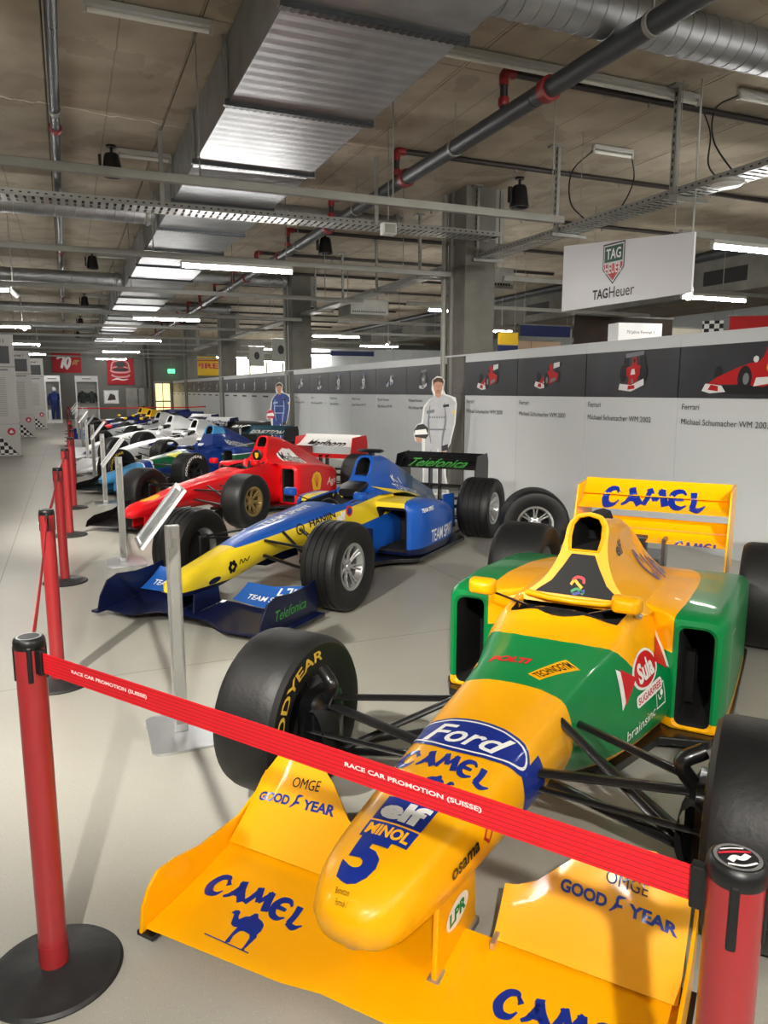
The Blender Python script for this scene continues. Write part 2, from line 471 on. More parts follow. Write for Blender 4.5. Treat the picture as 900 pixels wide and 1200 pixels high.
def car_print(parent, yc, zc, s, pose, cols):
    """printed racing car, front three-quarter (pose 0), head-on (1) or side view (2), s = half length in m"""
    body, white, tyre, mid = cols
    if pose == 0:
        A = [(oval(.17, .25, 14, (-.62, .05)), tyre), (oval(.13, .24, 14, (.38, .3)), tyre), (oval(.2, .33, 14, (.78, .12)), tyre),
             ([(-.75, -.25), (-.3, .05), (.1, .3), (.22, .62), (.38, .64), (.5, .3), (.85, .2), (.8, -.1), (.2, -.25), (-.3, -.28)], body),
             ([(-.3, -.2), (-.05, .1), (.1, .1), (-.1, -.2)], white), (oval(.2, .33, 14, (-.02, -.08)), tyre), (oval(.08, .15, 10, (.02, -.08)), mid),
             ([(-.95, -.33), (-.85, -.12), (-.2, -.25), (-.15, -.42), (-.5, -.46)], white), ([(-.7, -.36), (-.6, -.2), (-.4, -.24), (-.4, -.4)], body), ([(.5, .42), (.95, .5), (.95, .7), (.52, .66)], white),
             ([(.3, -.05), (.7, .05), (.7, -.08), (.3, -.2)], mid), (oval(.07, .07, 10, (.14, .4)), tyre)]
    elif pose == 1:
        A = [(oval(.17, .3, 14, (-.45, .58)), tyre), (oval(.17, .3, 14, (.5, .62)), tyre), ([(-.5, .74), (.55, .84), (.55, 1.0), (-.5, .92)], mid),
             ([(-.5, .1), (-.45, .35), (-.12, .42), (.2, .45), (.5, .38), (.5, .1), (.2, -.05), (-.3, -.05)], body), ([(-.3, -.35), (-.25, .1), (-.12, .35), (-.06, .75), (.14, .78), (.22, .4), (.3, .15), (.22, -.2), (.0, -.38)], body),
             (oval(.2, .36, 14, (-.62, .12)), tyre), (oval(.22, .40, 14, (.58, .12)), tyre), (oval(.07, .1, 10, (.03, .62)), tyre),
             ([(-.85, -.55), (-.8, -.3), (-.1, -.36), (.62, -.1), (.64, -.36), (-.1, -.62)], white), ([(-.3, -.55), (-.28, -.38), (.1, -.36), (.12, -.5)], body), ([(-.16, .05), (.12, .08), (.06, .3), (-.1, .28)], white), ([(-.1, -.3), (.04, -.28), (.02, -.1), (-.08, -.12)], mid)]
    else:
        A = [(oval(1.05, .09, 20, (.05, -.30)), tyre), (oval(.1, .16, 14, (-.72, .0)), tyre), (oval(.17, .26, 16, (.92, -.04)), tyre),  # first flat oval prints the shadow under the car
             ([(-1.0, -.2), (-.75, -.06), (-.3, .1), (.05, .2), (.2, .22), (.28, .3), (.36, .50), (.46, .52), (.62, .32), (1.0, .22), (1.0, -.08), (.3, -.25), (-.2, -.2), (-.6, -.2)], body),
             ([(.02, .19), (.1, .27), (.2, .25), (.2, .2)], tyre), (oval(.06, .06, 12, (.12, .25)), white), ([(.1, -.24), (.66, -.16), (.8, -.06), (.15, -.08)], white), (oval(.1, .11, 14, (.46, .1)), mid), ([(.62, .0), (.8, .0), (.78, .14), (.64, .14)], white),
             (oval(.16, .24, 16, (-.1, -.1)), tyre), (oval(.07, .11, 12, (-.07, -.1)), M_pgrey), ([(-1.1, -.32), (-1.02, -.18), (-.62, -.22), (-.52, -.34), (-.9, -.37)], white), ([(-.95, -.3), (-.88, -.2), (-.7, -.23), (-.7, -.33)], body), ([(.86, .3), (1.12, .3), (1.12, .56), (.86, .52)], white), ([(.9, .34), (1.08, .34), (1.08, .42), (.9, .42)], body)]
    m = MB(); mats = [body, white, tyre, mid, M_pgrey]; k = 0
    for loop, mm in A:
        k += 1
        m.mtl(mats.index(mm)); v, f = shape(loop)
        o = len(m.v); m.v += [(CX-.009-.0006*k, yc-p[0]*s, zc+p[1]*s) for p in v]; m.f += [tuple(o+i for i in t) for t in f]; m.m += [m.mi]*len(f)
    return m.build('car_print', mats, parent)
def caption(parent, y0, z0, lines, h):
    parts = []
    for i, t in enumerate(lines):
        v, f = text(t, h)
        x0 = min(p[0] for p in v); parts.append(([(p[0]-x0, p[1]-i*h*1.75) for p in v], f))
    return flat_mark('caption', merge(*parts), M_capt, parent, (CX-.0085, y0, z0), (0, -1, 0), (0, 0, 1))
names = {8.95: ('2000', 0), 7.45: ('2001', 0), 5.95: ('2002', 1), 4.45: ('2003', 2)}
random.seed(3)
for i, (a, b) in enumerate(spans):
    p = MB().box(XW, XW+.06, a+.004, b-.004, 0, 1.53).build('wall_panel', M_white, wall)
    MB().box(XW, XW+.06, a+.002, b-.002, 2.04, 2.14).build('wall_panel', M_white, wall)
    d = MB().box(XW-.008, XW+.06, a+.008, b-.008, 1.53, 2.04).build('photo_panel', M_dark, wall)
    ka = round(a, 2)
    if ka in names:
        yr, pose = names[ka]
        car_print(d, (a+b)/2+(.05, .05, -.08, -.12)[int(yr)-2000], 1.76, (.32, .29, .27, .50)[int(yr)-2000], pose, (M_red, M_pwhite, M_pdark, (M_pgrey, M_pgrey, M_pgrey, M_pyel)[int(yr)-2000]))
        caption(p, b-.07, 1.44, ['Ferrari', 'Michael Schumacher WM '+yr], .085)
    elif a > 4:
        cols = random.choice([(M_pwhite, M_pgrey, M_pdark, M_pgrey), (M_pgrey, M_pwhite, M_pdark, M_pgrey), (M_pgrey, M_pwhite, M_pdark, M_pyel), (M_pwhite, M_pgrey, M_pdark, M_pblue)])
        car_print(d, (a+b)/2+random.uniform(-.15, .15), 1.76, random.uniform(.2, .27), random.choice((0, 1, 1)), cols)
        if a < 21: caption(p, b-.1, 1.43, [['McLaren Mercedes', "Mika Hakkinen WM '99"], ['McLaren Mercedes', "Mika Hakkinen WM '98"], ['Williams Renault', "Jacques Villeneuve WM '97"], ['Williams Renault', "Damon Hill WM '96"], ['Benetton', "Michael Schumacher WM '95"], ['Benetton', "Michael Schumacher WM '94"]][int(round((a-11.15)/1.5)) % 6], .075)
        else: flat_mark('caption', shape([(0, 0), (.7, 0), (.7, .05), (0, .05)]), M_capt, p, (CX-.0005, b-.2, 1.4), (0, -1, 0), (0, 0, 1))

# ---------------------------------------------------------------- big rectangular air duct under the ceiling
duct = empty('air_duct', (1.5, 0, 4.15), 0, 'wide rectangular galvanised air duct running the length of the ceiling', 'duct')
def duct_seg(L):
    m = MB(); n = 12; pts = []
    for i in range(n*2+1):
        yy = L*i/(n*2); pts.append((yy, (0, .003)[(i//1) % 2]))
    for i in range(len(pts)-1):
        (a, za), (b, zb) = pts[i], pts[i+1]
        m.poly([(0, a, za), (1.35, a, za), (1.35, b, zb), (0, b, zb)])
    for x in (0, 1.35): m.poly([(x, 0, 0), (x, L, 0), (x, L, .53), (x, 0, .53)])
    m.poly([(0, 0, .53), (1.35, 0, .53), (1.35, L, .53), (0, L, .53)])
    return m
SEG = 1.88
seg = None
for k in range(23):
    y0 = 3.37+k*SEG
    if seg is None:
        seg = duct_seg(SEG-.02).build('duct_segment', M_galv, duct, smooth=50)
        fl = MB().box(-.04, 1.39, -.03, .03, -.035, .02).build('flange', M_pipe, duct)
        fs = MB()
        for i in range(22): fs.box(-.02+i*.062, .01+i*.062, -.034, .034, -.038, -.034)
        fs.build('flange_slots', M_black, fl)['kind'] = 'stuff'
        rod = MB().box(-.05, -.02, -.02, .02, -.03, .54).build('hanger', M_galv2, duct)
        rod2 = MB().box(1.37, 1.40, -.02, .02, -.03, .54).build('hanger', M_galv2, duct)
        for o in (seg, fl, rod, rod2): o.location = (0, y0, 0)
    else:
        for o in (seg, fl, rod, rod2):
            c = o.copy(); COL.objects.link(c); c.location = (0, y0, 0)
            if o is fl:
                q = fl.children[0].copy(); COL.objects.link(q); q.parent = c

# ---------------------------------------------------------------- spiral ducts crossing under the ceiling
def spiral(x0, x1, y, z, r, label):
    m = MB(); R = []; n = int((x1-x0)/.14)
    for i in range(n+1):
        for dx, dr in ((-.008, 0), (-.005, .006), (.005, .006), (.008, 0)):
            x = x0+(x1-x0)*i/n+dx
            R.append([(x+.05*math.sin(a)*.5, y+(r+dr)*math.cos(a), z+(r+dr)*math.sin(a)) for a in [2*PI*k/20 for k in range(20)]])
    e = empty('spiral_duct', ((x0+x1)/2, y, z), 0, label, 'duct', 'round spiral ducts crossing under the ceiling')
    o = m.rings(R).xf(lambda p: p-Vector(((x0+x1)/2, y, z))).build('pipe', M_galv, e, smooth=28)
    for xx in (x0+.1, x1-.1):
        MB().lathe([(r+.014, -.03), (r+.022, -.02), (r+.022, .02), (r+.014, .03)], (xx-(x0+x1)/2, 0, 0), 'x', 24).build('collar', M_galv2, e, smooth=40)
    MB().box(-.012, .012, -.012, .012, r, CEIL-z).build('hanger', M_galv2, e)
    return e
spiral(2.86, 8.6, 5.2, 4.51, .17, 'round spiral duct joining the wide air duct above the yellow car')
for k, yy in enumerate((12.75, 20.4, 28.0, 35.7)):
    spiral(-5.5, 1.44, yy, 4.35, .16, 'round spiral duct on the aisle side of the air duct, '+ORD[k]+' from the big column')
    spiral(2.9, 5.7, yy, 4.53, .145, 'round spiral duct between air duct and columns, '+ORD[k]+' from the big column')

# ---------------------------------------------------------------- pipes
mp = empty('sprinkler_main', (4.12, 0, 4.25), 0, 'thick dark grey sprinkler main pipe running along the ceiling', 'pipe')
for k in range(14):
    MB().tube([(0, .1+k*3.05, 0), (0, .1+(k+1)*3.05-.01, 0)], .085, 18).build('pipe', M_pipe, mp, smooth=40)
    MB().lathe([(.09, -.05), (.108, -.045), (.108, .045), (.09, .05)], (0, 0.1+k*3.05+2.85, 0), 'y', 20).build('coupling', M_redp, mp, smooth=40)
    MB().lathe([(.088, -.02), (.096, -.02), (.096, .02), (.088, .02)], (0, 0.1+k*3.05+1.55, 0), 'y', 20).build('clamp', M_galv2, mp, smooth=40)
    MB().tube([(0, 0.1+k*3.05+1.55, .09), (0, 0.1+k*3.05+1.55, .45)], .008, 6).build('hanger', M_galv2, mp)
for k in range(13):
    yy = 6.75+k*2.6
    b = empty('sprinkler_branch', (4.12, yy, 4.3), 0, ['thin sprinkler branch with bright red elbows over the yellow car', 'thin sprinkler branch with red elbows in front of the column'][k] if k < 2 else 'thin dark sprinkler branch pipe off the main, '+ORD[k]+' from the red elbows', 'pipe', None if k < 2 else 'far sprinkler branch pipes')
    MB().tube([(0, 0, 0), (0, 0, .28)], .04, 10).build('riser', M_brownpipe, b, smooth=40)
    MB().tube([(.06, 0, .36), (8, 0, .36)], .035, 10).build('pipe', M_brownpipe, b, smooth=40)
    MB().tube(spline([(0, 0, .24), (0, 0, .32), (.03, 0, .36), (.12, 0, .36)], 4), [.05]*13, 10).build('elbow', M_redp, b, smooth=50)
    MB().lathe([(.05, -.04), (.055, -.03), (.055, .03), (.05, .04)], (0, 0, .09), 'z', 14).build('coupling', M_redp, b, smooth=40)
    MB().tube([(.55, 0, .37), (.55, 0, .26)], [.055, .04], 10).build('tee', M_redp if k < 2 else M_brownpipe, b, smooth=40)
    for q in range(4):
        MB().tube([(1.4+q*1.8, 0, .36), (1.4+q*1.8, 0, .4)], .008, 6).build('hanger', M_galv2, b)
        MB().tube([(1.8+q*1.8, 0, .34), (1.8+q*1.8, 0, .28)], [.012, .02], 8).build('sprinkler_head', M_galv2, b)
lp = empty('drain_pipe', (.07, 0, 4.58), 0, 'grey pipe hung under the ceiling above the visitor aisle', 'pipe')
for k in range(10):
    MB().tube([(0, 3+k*4.2, 0), (0, 3+(k+1)*4.2-.01, 0)], .05, 14).build('pipe', M_pipe, lp, smooth=40)
    MB().lathe([(.05, -.05), (.066, -.045), (.066, .045), (.05, .05)], (0, 3+k*4.2+2.1, 0), 'y', 16).build('clamp', M_galv2 if k else M_pipe, lp, smooth=40)
    MB().lathe([(.05, -.06), (.07, -.05), (.07, .05), (.05, .06)], (0, 3+k*4.2+6.9, 0), 'y', 16).build('coupling', M_redp, lp, smooth=40)

# ---------------------------------------------------------------- mounting rails and lit tubes
RAILY = [2.65+4.1*k for k in range(11)]; RAILY[1] = 7.0
for k in (3, 5, 7, 9): RAILY[k] -= .3
ZR = 3.38
def lit_tube(x0, y, z, L, label, group, lit=True):
    e = empty('tube_light', (x0, y, z), 0, label, 'light', group)
    MB().box(0, L, -.03, .03, .0, .05).build('housing', M_batten, e, bevel=.005)
    MB().tube([(.02, 0, -.036), (L-.02, 0, -.036)], .02, 10).build('tube', M_tube if lit else M_tube_off, e, smooth=40)
    for x in (0, L): MB().box(x-.012, x+.012, -.022, .022, -.06, .03).build('socket', M_batten, e)
    return e
for k, yy in enumerate(RAILY):
    e = empty('mounting_rail', (0, yy, ZR), 0, 'grey square mounting rail across the hall, '+ORD[k]+' one counted from the yellow car', 'rail', 'mounting rails across the hall')
    MB().box(-6, 5.05 if k == 1 else 5.72, -.03, .03, 0, .075).build('rail', M_galv2, e, bevel=.004)
    if k: MB().box(6.7, 13.2, -.03, .03, 0, .075).build('rail', M_galv2, e, bevel=.004)
    for x in (-4.4, -1.2, 1.2, 3.05, 4.9, 8.5, 11.5):
        if x > 6 and not k: continue
        MB().tube([(x, 0, .07), (x, 0, CEIL-ZR)], .007, 6).build('hanger', M_galv2, e)
    if k % 2 == 0 and k:
        lit_tube(1.56, yy, ZR-.05, 1.57, 'lit fluorescent tube under the wide air duct, '+ORD[k//2-1]+' from the big column', 'lit tubes below the air duct')
        lit_tube(10.5, yy, ZR-.05, 1.6, 'lit fluorescent tube near the roof beam beyond the wall, '+ORD[k//2-1]+' from the hanging sign', 'lit tubes beyond the display wall')
    if k % 2 == 1:
        lit_tube(15.2, yy, CEIL-.1, 1.57, 'added fluorescent tube on the ceiling past the roof beam, '+ORD[k//2]+' from the red flag', 'added tubes past the roof beam')  # extra tubes, put in to brighten the area past the beam
        lit_tube(-2.36, yy, ZR-.05, 1.57, 'lit fluorescent tube over the aisle, '+ORD[k//2]+' towards the info boards', 'lit tubes over the aisle')
        lit_tube(7.2, yy, ZR-.05, 1.57, 'lit fluorescent tube right behind the display wall, '+ORD[k//2]+' from the hanging sign', 'lit tubes beyond the display wall')
for k, (x, yy) in enumerate(((-2.4, -.6), (-5.2, 3.8), (1.56, -1.2), (1.56, -4.4), (5., -1.2), (5., -4.4), (7.2, 2.2), (11.5, 2.2), (8., -2.))):  # unseen tubes; some added to brighten the columns and beyond the wall
    e = lit_tube(x, yy, ZR-.05, 1.57, 'unseen fluorescent tube hung behind the visitor, '+ORD[k]+' of nine', 'unseen tubes behind the visitor')
    for q in (.2, 1.37): MB().tube([(q, 0, .05), (q, 0, CEIL-ZR+.05)], .005, 6).build('hanger', M_galv2, e)

# unlit battens on the ceiling and the black floodlights beside them
def flood(loc, label, group=None, s=1.):
    e = empty('floodlight', loc, 0, label, 'spotlight', group)
    MB().lathe([(.05*s, 0), (.05*s, -.02*s)], (0, 0, 0), 'z', 14).build('ceiling_plate', M_black, e, smooth=40)
    MB().tube([(0, 0, 0), (0, 0, -.1*s)], .015*s, 8).build('stem', M_black, e)
    m = MB(); m.lathe([(.06*s, -.08*s), (.075*s, -.1*s), (.1*s, -.26*s), (.105*s, -.3*s), (.09*s, -.3*s), (.085*s, -.27*s)], (0, 0, 0), 'z', 18)
    m.build('body', M_black, e, smooth=40)
    MB().box(-.13*s, -.1*s, -.02*s, .02*s, -.26*s, -.1*s).build('bracket', M_black, e)
    return e
for k in range(6):
    yy = 6.9 if k == 0 else 10.75+7.95*(k-1)
    lit_tube(.32 if k == 0 else .8, yy, CEIL-.06, 1.0 if k == 0 else .66, 'unlit tube batten on the ceiling beside the air duct, '+ORD[k]+' from the yellow car', 'unlit battens beside the air duct', lit=False)
    if k: flood((.72, yy-.05, CEIL), 'black floodlight on the ceiling beside the air duct, '+ORD[k-1]+' from the big column', 'black floodlights beside the air duct', 1.25)
lit_tube(3.2, 6.5, CEIL-.06, 3.15, 'long unlit tube batten above the thick sprinkler main', None, lit=False)
lit_tube(6.36, 8.23, CEIL-.06, .62, 'short unlit tube batten with looped cables beside the black floodlight', None, lit=False)
lit_tube(6.6, 6.2, CEIL-.06, 1.6, 'unlit tube batten over the perforated tray above the hanging sign', None, lit=False)
flood((6.35, 9.9, CEIL), 'black floodlight on the ceiling between column and hanging sign', None, 1.4)
flood((4.9, 14.6, CEIL), 'black floodlight on the ceiling behind the concrete column line', None, 1.4)
for i, path in enumerate([[(6.36, 8.23, 4.62), (6.1, 8.3, 4.35), (6.02, 8.2, 3.95), (6.12, 8.0, 3.7)], [(6.98, 8.23, 4.62), (7.0, 8.2, 4.3), (6.7, 8.1, 3.9), (6.3, 8.0, 3.7)],
                          [(6.37, 6.5, 4.62), (6.45, 6.4, 4.3), (6.35, 6.3, 3.95), (6.2, 6.0, 3.7)], [(6.6, 6.2, 4.62), (6.3, 6.2, 4.45), (6.2, 6.1, 4.1), (6.2, 5.8, 3.7)]]):
    tag(MB().tube(spline(path, 6), .009, 6).build('cable', M_black, smooth=60), ['black cable looping from short batten down to cable tray', 'black cable from right end of short batten to tray',
        'black cable dropping from the long batten to the tray', 'black cable curving from the batten over the hanging sign'][i], 'cable')

# ---------------------------------------------------------------- cable trays
def tray(name, L, label, W=.38, slots=True):
    e = empty(name, (0, 0, 0), 0, label, 'cable tray')
    # local: length along +x, width along y, bottom at z=0; bottom is rungs with gaps so that the ceiling shows through
    m = MB(); n = int(L/.09)
    for i in range(n): m.box(i*.09, i*.09+.055, .012, W-.012, 0, .004)
    m.box(0, L, 0, .02, 0, .004); m.box(0, L, W-.02, W, 0, .004); m.box(0, L, W/2-.012, W/2+.012, 0, .004)
    o = m.build('tray_bottom', M_tray, e); o['kind'] = 'stuff'
    for y in (0, W-.004): MB().box(0, L, y, y+.004, 0, .07).build('side_rail', M_galv2, e)
    m = MB()
    for i in range(int(L/.09)):
        m.box(i*.09+.02, i*.09+.05, -.002, .0, .028, .044); m.box(i*.09+.02, i*.09+.05, W, W+.002, .028, .044)
    m.build('rail_slots', M_black, e)['kind'] = 'stuff'
    for i in range(3): MB().tube([(0, W*.3+i*.05, .02), (L, W*.3+i*.05, .02)], .012, 6).build('cable', M_black, e)
    return e
t1 = tray('cable_tray', 11.6, 'perforated cable tray crossing the hall in front of the big column')
t1.location = (-5.6, 10.0, 3.82); t1.rotation_euler = (0, 0, math.radians(-1.0))
for x in (2.2, 6.8, 9.6): MB().box(x, x+.05, -.05, -.02, 0, CEIL-3.83).build('hanger', M_galv2, t1)
t2 = tray('cable_tray', 36, 'long perforated cable tray running behind the display wall under the ceiling', W=.32)
t2.location = (6.36, 3.0, 3.64); t2.rotation_euler = (0, 0, PI/2)
for k in range(9):
    x = 1.35+k*2.05
    q = MB().box(x, x+.06, .33, .37, -.02, CEIL-3.66).build('hanger', M_galv2, t2)
    m = MB()
    for i in range(12): m.box(x+.02, x+.04, .37, .373, .08+i*.08, .12+i*.08)
    m.build('hanger_slots', M_black, q)['kind'] = 'stuff'
    MB().box(x, x+.04, -.12, .42, -.05, -.01).build('bracket', M_galv2, t2)
    MB().box(x-.05, x+.11, .3, .46, CEIL-3.66, CEIL-3.64).build('foot_plate', M_galv2, t2)
# ================================================================== SIGNS, BOARDS, FAR END
M_sign = mat('sign board', rgb(226, 226, 230), rough=.35, noise=(1.5, .3, rgb(216, 216, 222)))
M_green = mat('logo green', rgb(20, 78, 56), rough=.4); M_lred = mat('logo red', rgb(196, 30, 52), rough=.4)
M_lsil = mat('logo silver', rgb(215, 215, 218), rough=.35); M_lw = mat('logo white', rgb(240, 240, 240), rough=.4)
sg = empty('hanging_sign', (5.95, 7.1, 2.6), 0, 'white hanging sign board with a green and red shield logo', 'sign')
m = MB()
for x in (-.012, .012): m.poly([(x-.05, 1.02, 0), (x+.06, -1.03, 0), (x+.06, -1.03, .60), (x-.05, 1.02, .80)])
a, b = m.v[:4], m.v[4:]
for i in range(4): j = (i+1) % 4; m.poly([a[i], a[j], b[j], b[i]])
m.build('board', M_sign, sg, weld=True)
def sgm(name, s, mm, y, z, off):
    flat_mark(name, s, mm, sg, (-.016, y, z), (.0535, -1, 0), (0, 0, 1), off)
sh = [(-.16, .2), (.16, .2), (.16, -.06), (0, -.22), (-.16, -.06)]
sc_ = lambda L, k: [(x*k, y*k) for x, y in L]
sgm('logo_shield', shape(sc_(sh, 1.1)), M_print, .12, .47, .001); sgm('logo_rim', shape(sc_(sh, 1.02)), M_lsil, .12, .47, .002)
sgm('logo_green', shape([(-.148, .188), (.148, .188), (.148, .01), (-.148, .01)]), M_green, .12, .47, .003)
sgm('logo_red', shape([(-.148, -.01), (.148, -.01), (.148, -.055), (0, -.2), (-.148, -.055)]), M_lred, .12, .47, .003)
sgm('logo_lettering', merge(move(fit_text('TAG', .24, .12, bold=.02), 0, .1), move(fit_text('HEUER', .26, .11, bold=.015), 0, -.065)), M_lw, .12, .47, .004)
sgm('sign_lettering', move(fit_text('TAG', .26, .115, bold=.025), -.20, 0), M_print, .12, .135, .001)
sgm('sign_lettering', move(fit_text('Heuer', .40, .125), .15, .002), M_print, .12, .135, .001)
for y in (-.8, .8): MB().tube([(0, y, .6), (0, y, CEIL-2.6)], .004, 6).build('wire', M_galv2, sg)
# small lit spot at the sign corner and other white cylinder spots
M_lens = mat('lit lens', rgb(255, 255, 250), emit=(1, .97, .9, 1), es=14.)
M_spotw = mat('white spot housing', rgb(205, 205, 200), rough=.4, noise=(5, .3, rgb(190, 190, 186)))
def cylspot(loc, aim, label, group=None, watts=0., cone=60, lens=True):
    d = (Vector(aim)-Vector(loc)).normalized()
    e = empty('track_spotlight', loc, 0, label, 'spotlight', group)
    MB().tube([(0, 0, 0), (0, 0, CEIL-loc[2])], .01, 8).build('stem', M_batten, e)
    MB().tube([-d*.1, d*.1], .045, 16).build('body', M_spotw, e, smooth=40)
    MB().tube([d*.1, d*.103], .038, 16).build('lens', M_lens, e, smooth=40)
    if watts:
        s = spot_lamp('spot_light', Vector(loc)+d*.115, aim, watts, cone); s.parent = e; s.location = d*.12
    return e
cylspot((6.1, 6.2, 2.62), (5.2, 5.3, 1.9), 'white spotlight shining at the corner of the hanging sign')
cylspot((9.0, 21.0, 3.0), (8.0, 20.0, 2.3), 'white spotlight over the far side between first and second column', 'spots behind the display wall')
cylspot((7.6, 14.2, 2.75), (7.0, 13.0, 2.0), 'white spotlight over the far side behind the display wall', 'spots behind the display wall')
# aisle spots for the cars, plus one unseen spot added to brighten the wall
AIM = [((-.9, -1.9, 3.3), (.9, 1.9, .3), SPOT_W*.72, 'white spotlight behind the visitor lighting the yellow car'),
       ((-1.7, 1.4, 3.3), (1.6, 5.4, .4), SPOT_W*.9, 'white spotlight over the aisle beside the second rope post'),
       ((-1.7, 7.0, 3.3), (1.8, 10.0, .4), SPOT_W*.7, 'white spotlight over the aisle lighting the red car'),
       ((-.75, 14.9, 3.3), (2.2, 17.6, .4), SPOT_W*.8, 'white spotlight on the aisle rail before the info boards'),
       ((-1.0, 23.1, 3.3), (2.0, 26.5, .5), SPOT_W*.8, 'white spotlight over the aisle near the second info board'),
       ((2.4, -1.4, 3.3), (5.7, 7.4, 1.7), SPOT_W*1.3, 'unseen white spotlight added behind the visitor for the display wall')]
for a, b, w, l in AIM: cylspot(a, b, l, None, w, 50 if 'display wall' in l else 75)
for z0, z1, y in ((3.42, 3.42, 31.3),): cylspot((-.9, y, 3.3), (1.5, y+4, .5), 'white spotlight over the aisle near the last info board')
# smoke detector, ceiling speaker discs, cctv box
e = empty('ceiling_speaker', (6.05, 5.75, 3.58), 0, 'round white speaker disc under the long cable tray', 'speaker')
MB().lathe([(.0, .05), (.11, .05), (.14, .02), (.15, 0), (.13, -.015), (0, -.02)], (0, 0, 0), 'z', 26).build('grille', M_lw, e, smooth=40)
MB().lathe([(.15, .0), (.16, .01), (.16, .03), (.14, .04)], (0, 0, 0), 'z', 26, cap=False).build('rim', M_batten, e, smooth=40)
e = empty('junction_box', (3.75, 8.75, 3.55), 0, 'small white box hanging under the mounting rail', 'box')
MB().box(-.09, .09, -.06, .06, -.07, .07).build('case', M_lw, e, bevel=.012); MB().box(-.07, .07, -.065, -.06, -.05, .05).build('lid', M_batten, e)
MB().tube([(0, 0, .07), (0, 0, 1.15)], .006, 6).build('stem', M_galv2, e)

# ---------------------------------------------------------------- behind the display wall
M_brown = mat('dark brown panel', rgb(62, 50, 42), rough=.5, noise=(3, .6, rgb(48, 38, 32)))
M_navy = mat('navy cloth', rgb(34, 44, 92), rough=.7, noise=(3, .5, rgb(26, 34, 74)))
M_yel = mat('yellow banner', rgb(240, 196, 20), rough=.5, noise=(2, .2, rgb(228, 184, 16)))
M_cream = mat('cream partition', rgb(206, 200, 186), rough=.6, noise=(1, .4, rgb(192, 186, 172)))
bm_ = empty('roof_beam', (13.6, 0, 3.65), 0, 'grey roof beam with dark vents beyond the display wall', 'beam')
MB().box(0, .5, 2, 45.8, .1, .85).build('web', M_conc, bm_); MB().box(-.1, .6, 2, 45.8, .85, 1.0).build('flange', M_pipe, bm_); MB().tube([(-.1, 2, .95), (-.1, 45.8, .95)], .09, 10).build('pipe', M_pipe, bm_, smooth=40)
for k in range(9): MB().box(-.012, 0, 8.6+k*3.6, 9.8+k*3.6, .3, .62).build('vent', M_black, bm_)
for k, (xx, yy, zz) in enumerate(((6.5, 11.8, 3.4), (6.5, 17.5, 3.45))):
    e = empty('vent_box', (xx, yy, zz), 0, ['flat grey vent box hanging beside the big column', 'flat grey vent box hanging between the two nearest columns'][k], 'vent box')
    MB().box(0, 1.0, 0, .9, 0, .36).build('case', M_galv2, e, bevel=.01)
    mm_ = MB()
    for i in range(16): mm_.box(.05+i*.056, .085+i*.056, -.004, 0, .05, .09)
    mm_.build('slots', M_black, e)
    for q in (.1, .9): MB().tube([(q, .45, .36), (q, .45, CEIL-zz)], .01, 6).build('hanger', M_galv2, e)
def partition(name, x0, x1, y, z, m, label):
    e = empty(name, (x0, y, 0), 0, label, 'partition')
    n = max(2, round((x1-x0)/1.1)); w = (x1-x0)/n
    for i in range(n): MB().box(i*w+.006, (i+1)*w-.006, 0, .08, 0, z).build('panel', m, e, bevel=.004)
    MB().box(0, x1-x0, -.01, .09, z, z+.04).build('cap_rail', M_galv2, e); MB().box(0, x1-x0, -.01, .09, 0, .08).build('plinth', M_galv2, e)
    return e
partition('partition', 12.0, 15.25, 16.0, 3.5, M_brown, 'dark brown panelled partition behind the display wall')
partition('partition', 15.3, 21.0, 16.2, 3.3, M_cream, 'cream partition below the red flag')
partition('partition', 10.1, 11.9, 16.4, 2.85, mat('peach partition', rgb(196, 166, 138), rough=.6, noise=(1, .4, rgb(184, 154, 126))), 'peach coloured partition between yellow banner and brown panels')
partition('partition', 10.2, 19.0, 36.0, 3.7, M_white, 'white partition at the far side behind the display wall')
for k, (x0, y0, z0, w, h, m_, lb) in enumerate(((9.4, 15.4, 2.68, .55, .28, M_yel, 'small yellow banner beside the big column'), (10.5, 16.15, 2.95, 1.5, .28, M_navy, 'navy banner above the peach partition'),
                                               (10.6, 31.0, 3.1, 2.0, .2, M_navy, 'navy banner far back before the white partition'))):
    e = empty('banner', (x0, y0, z0), 0, lb, 'banner')
    MB().box(0, w, -.01, .01, 0, h).build('cloth', m_, e); MB().tube([(-.03, 0, h), (w+.03, 0, h)], .015, 8).build('rod', M_galv2, e)
    if k == 0: MB().box(0, w, -.012, .012, -.22, -.02).build('lower_panel', M_navy, e)
    for q in (.1, w-.1): MB().tube([(q, 0, h), (q, 0, CEIL-z0)], .006, 6).build('wire', M_galv2, e)
# box sign on top of the wall
e = empty('box_sign', (6.6, 8.05, 2.2), math.radians(-8), 'white box sign standing above the display wall', 'sign')
MB().box(-.02, .62, -.25, .0, 0, .26).build('case', M_lw, e, bevel=.006)
flat_mark('sign_lettering', fit_text('70 Jahre Formel 1', .4, .05), M_print, e, (.3, -.251, .14), (1, 0, 0), (0, 0, 1), .001)
MB().box(.25, .35, -.2, -.05, -2.2, 0).build('post', M_lw, e)
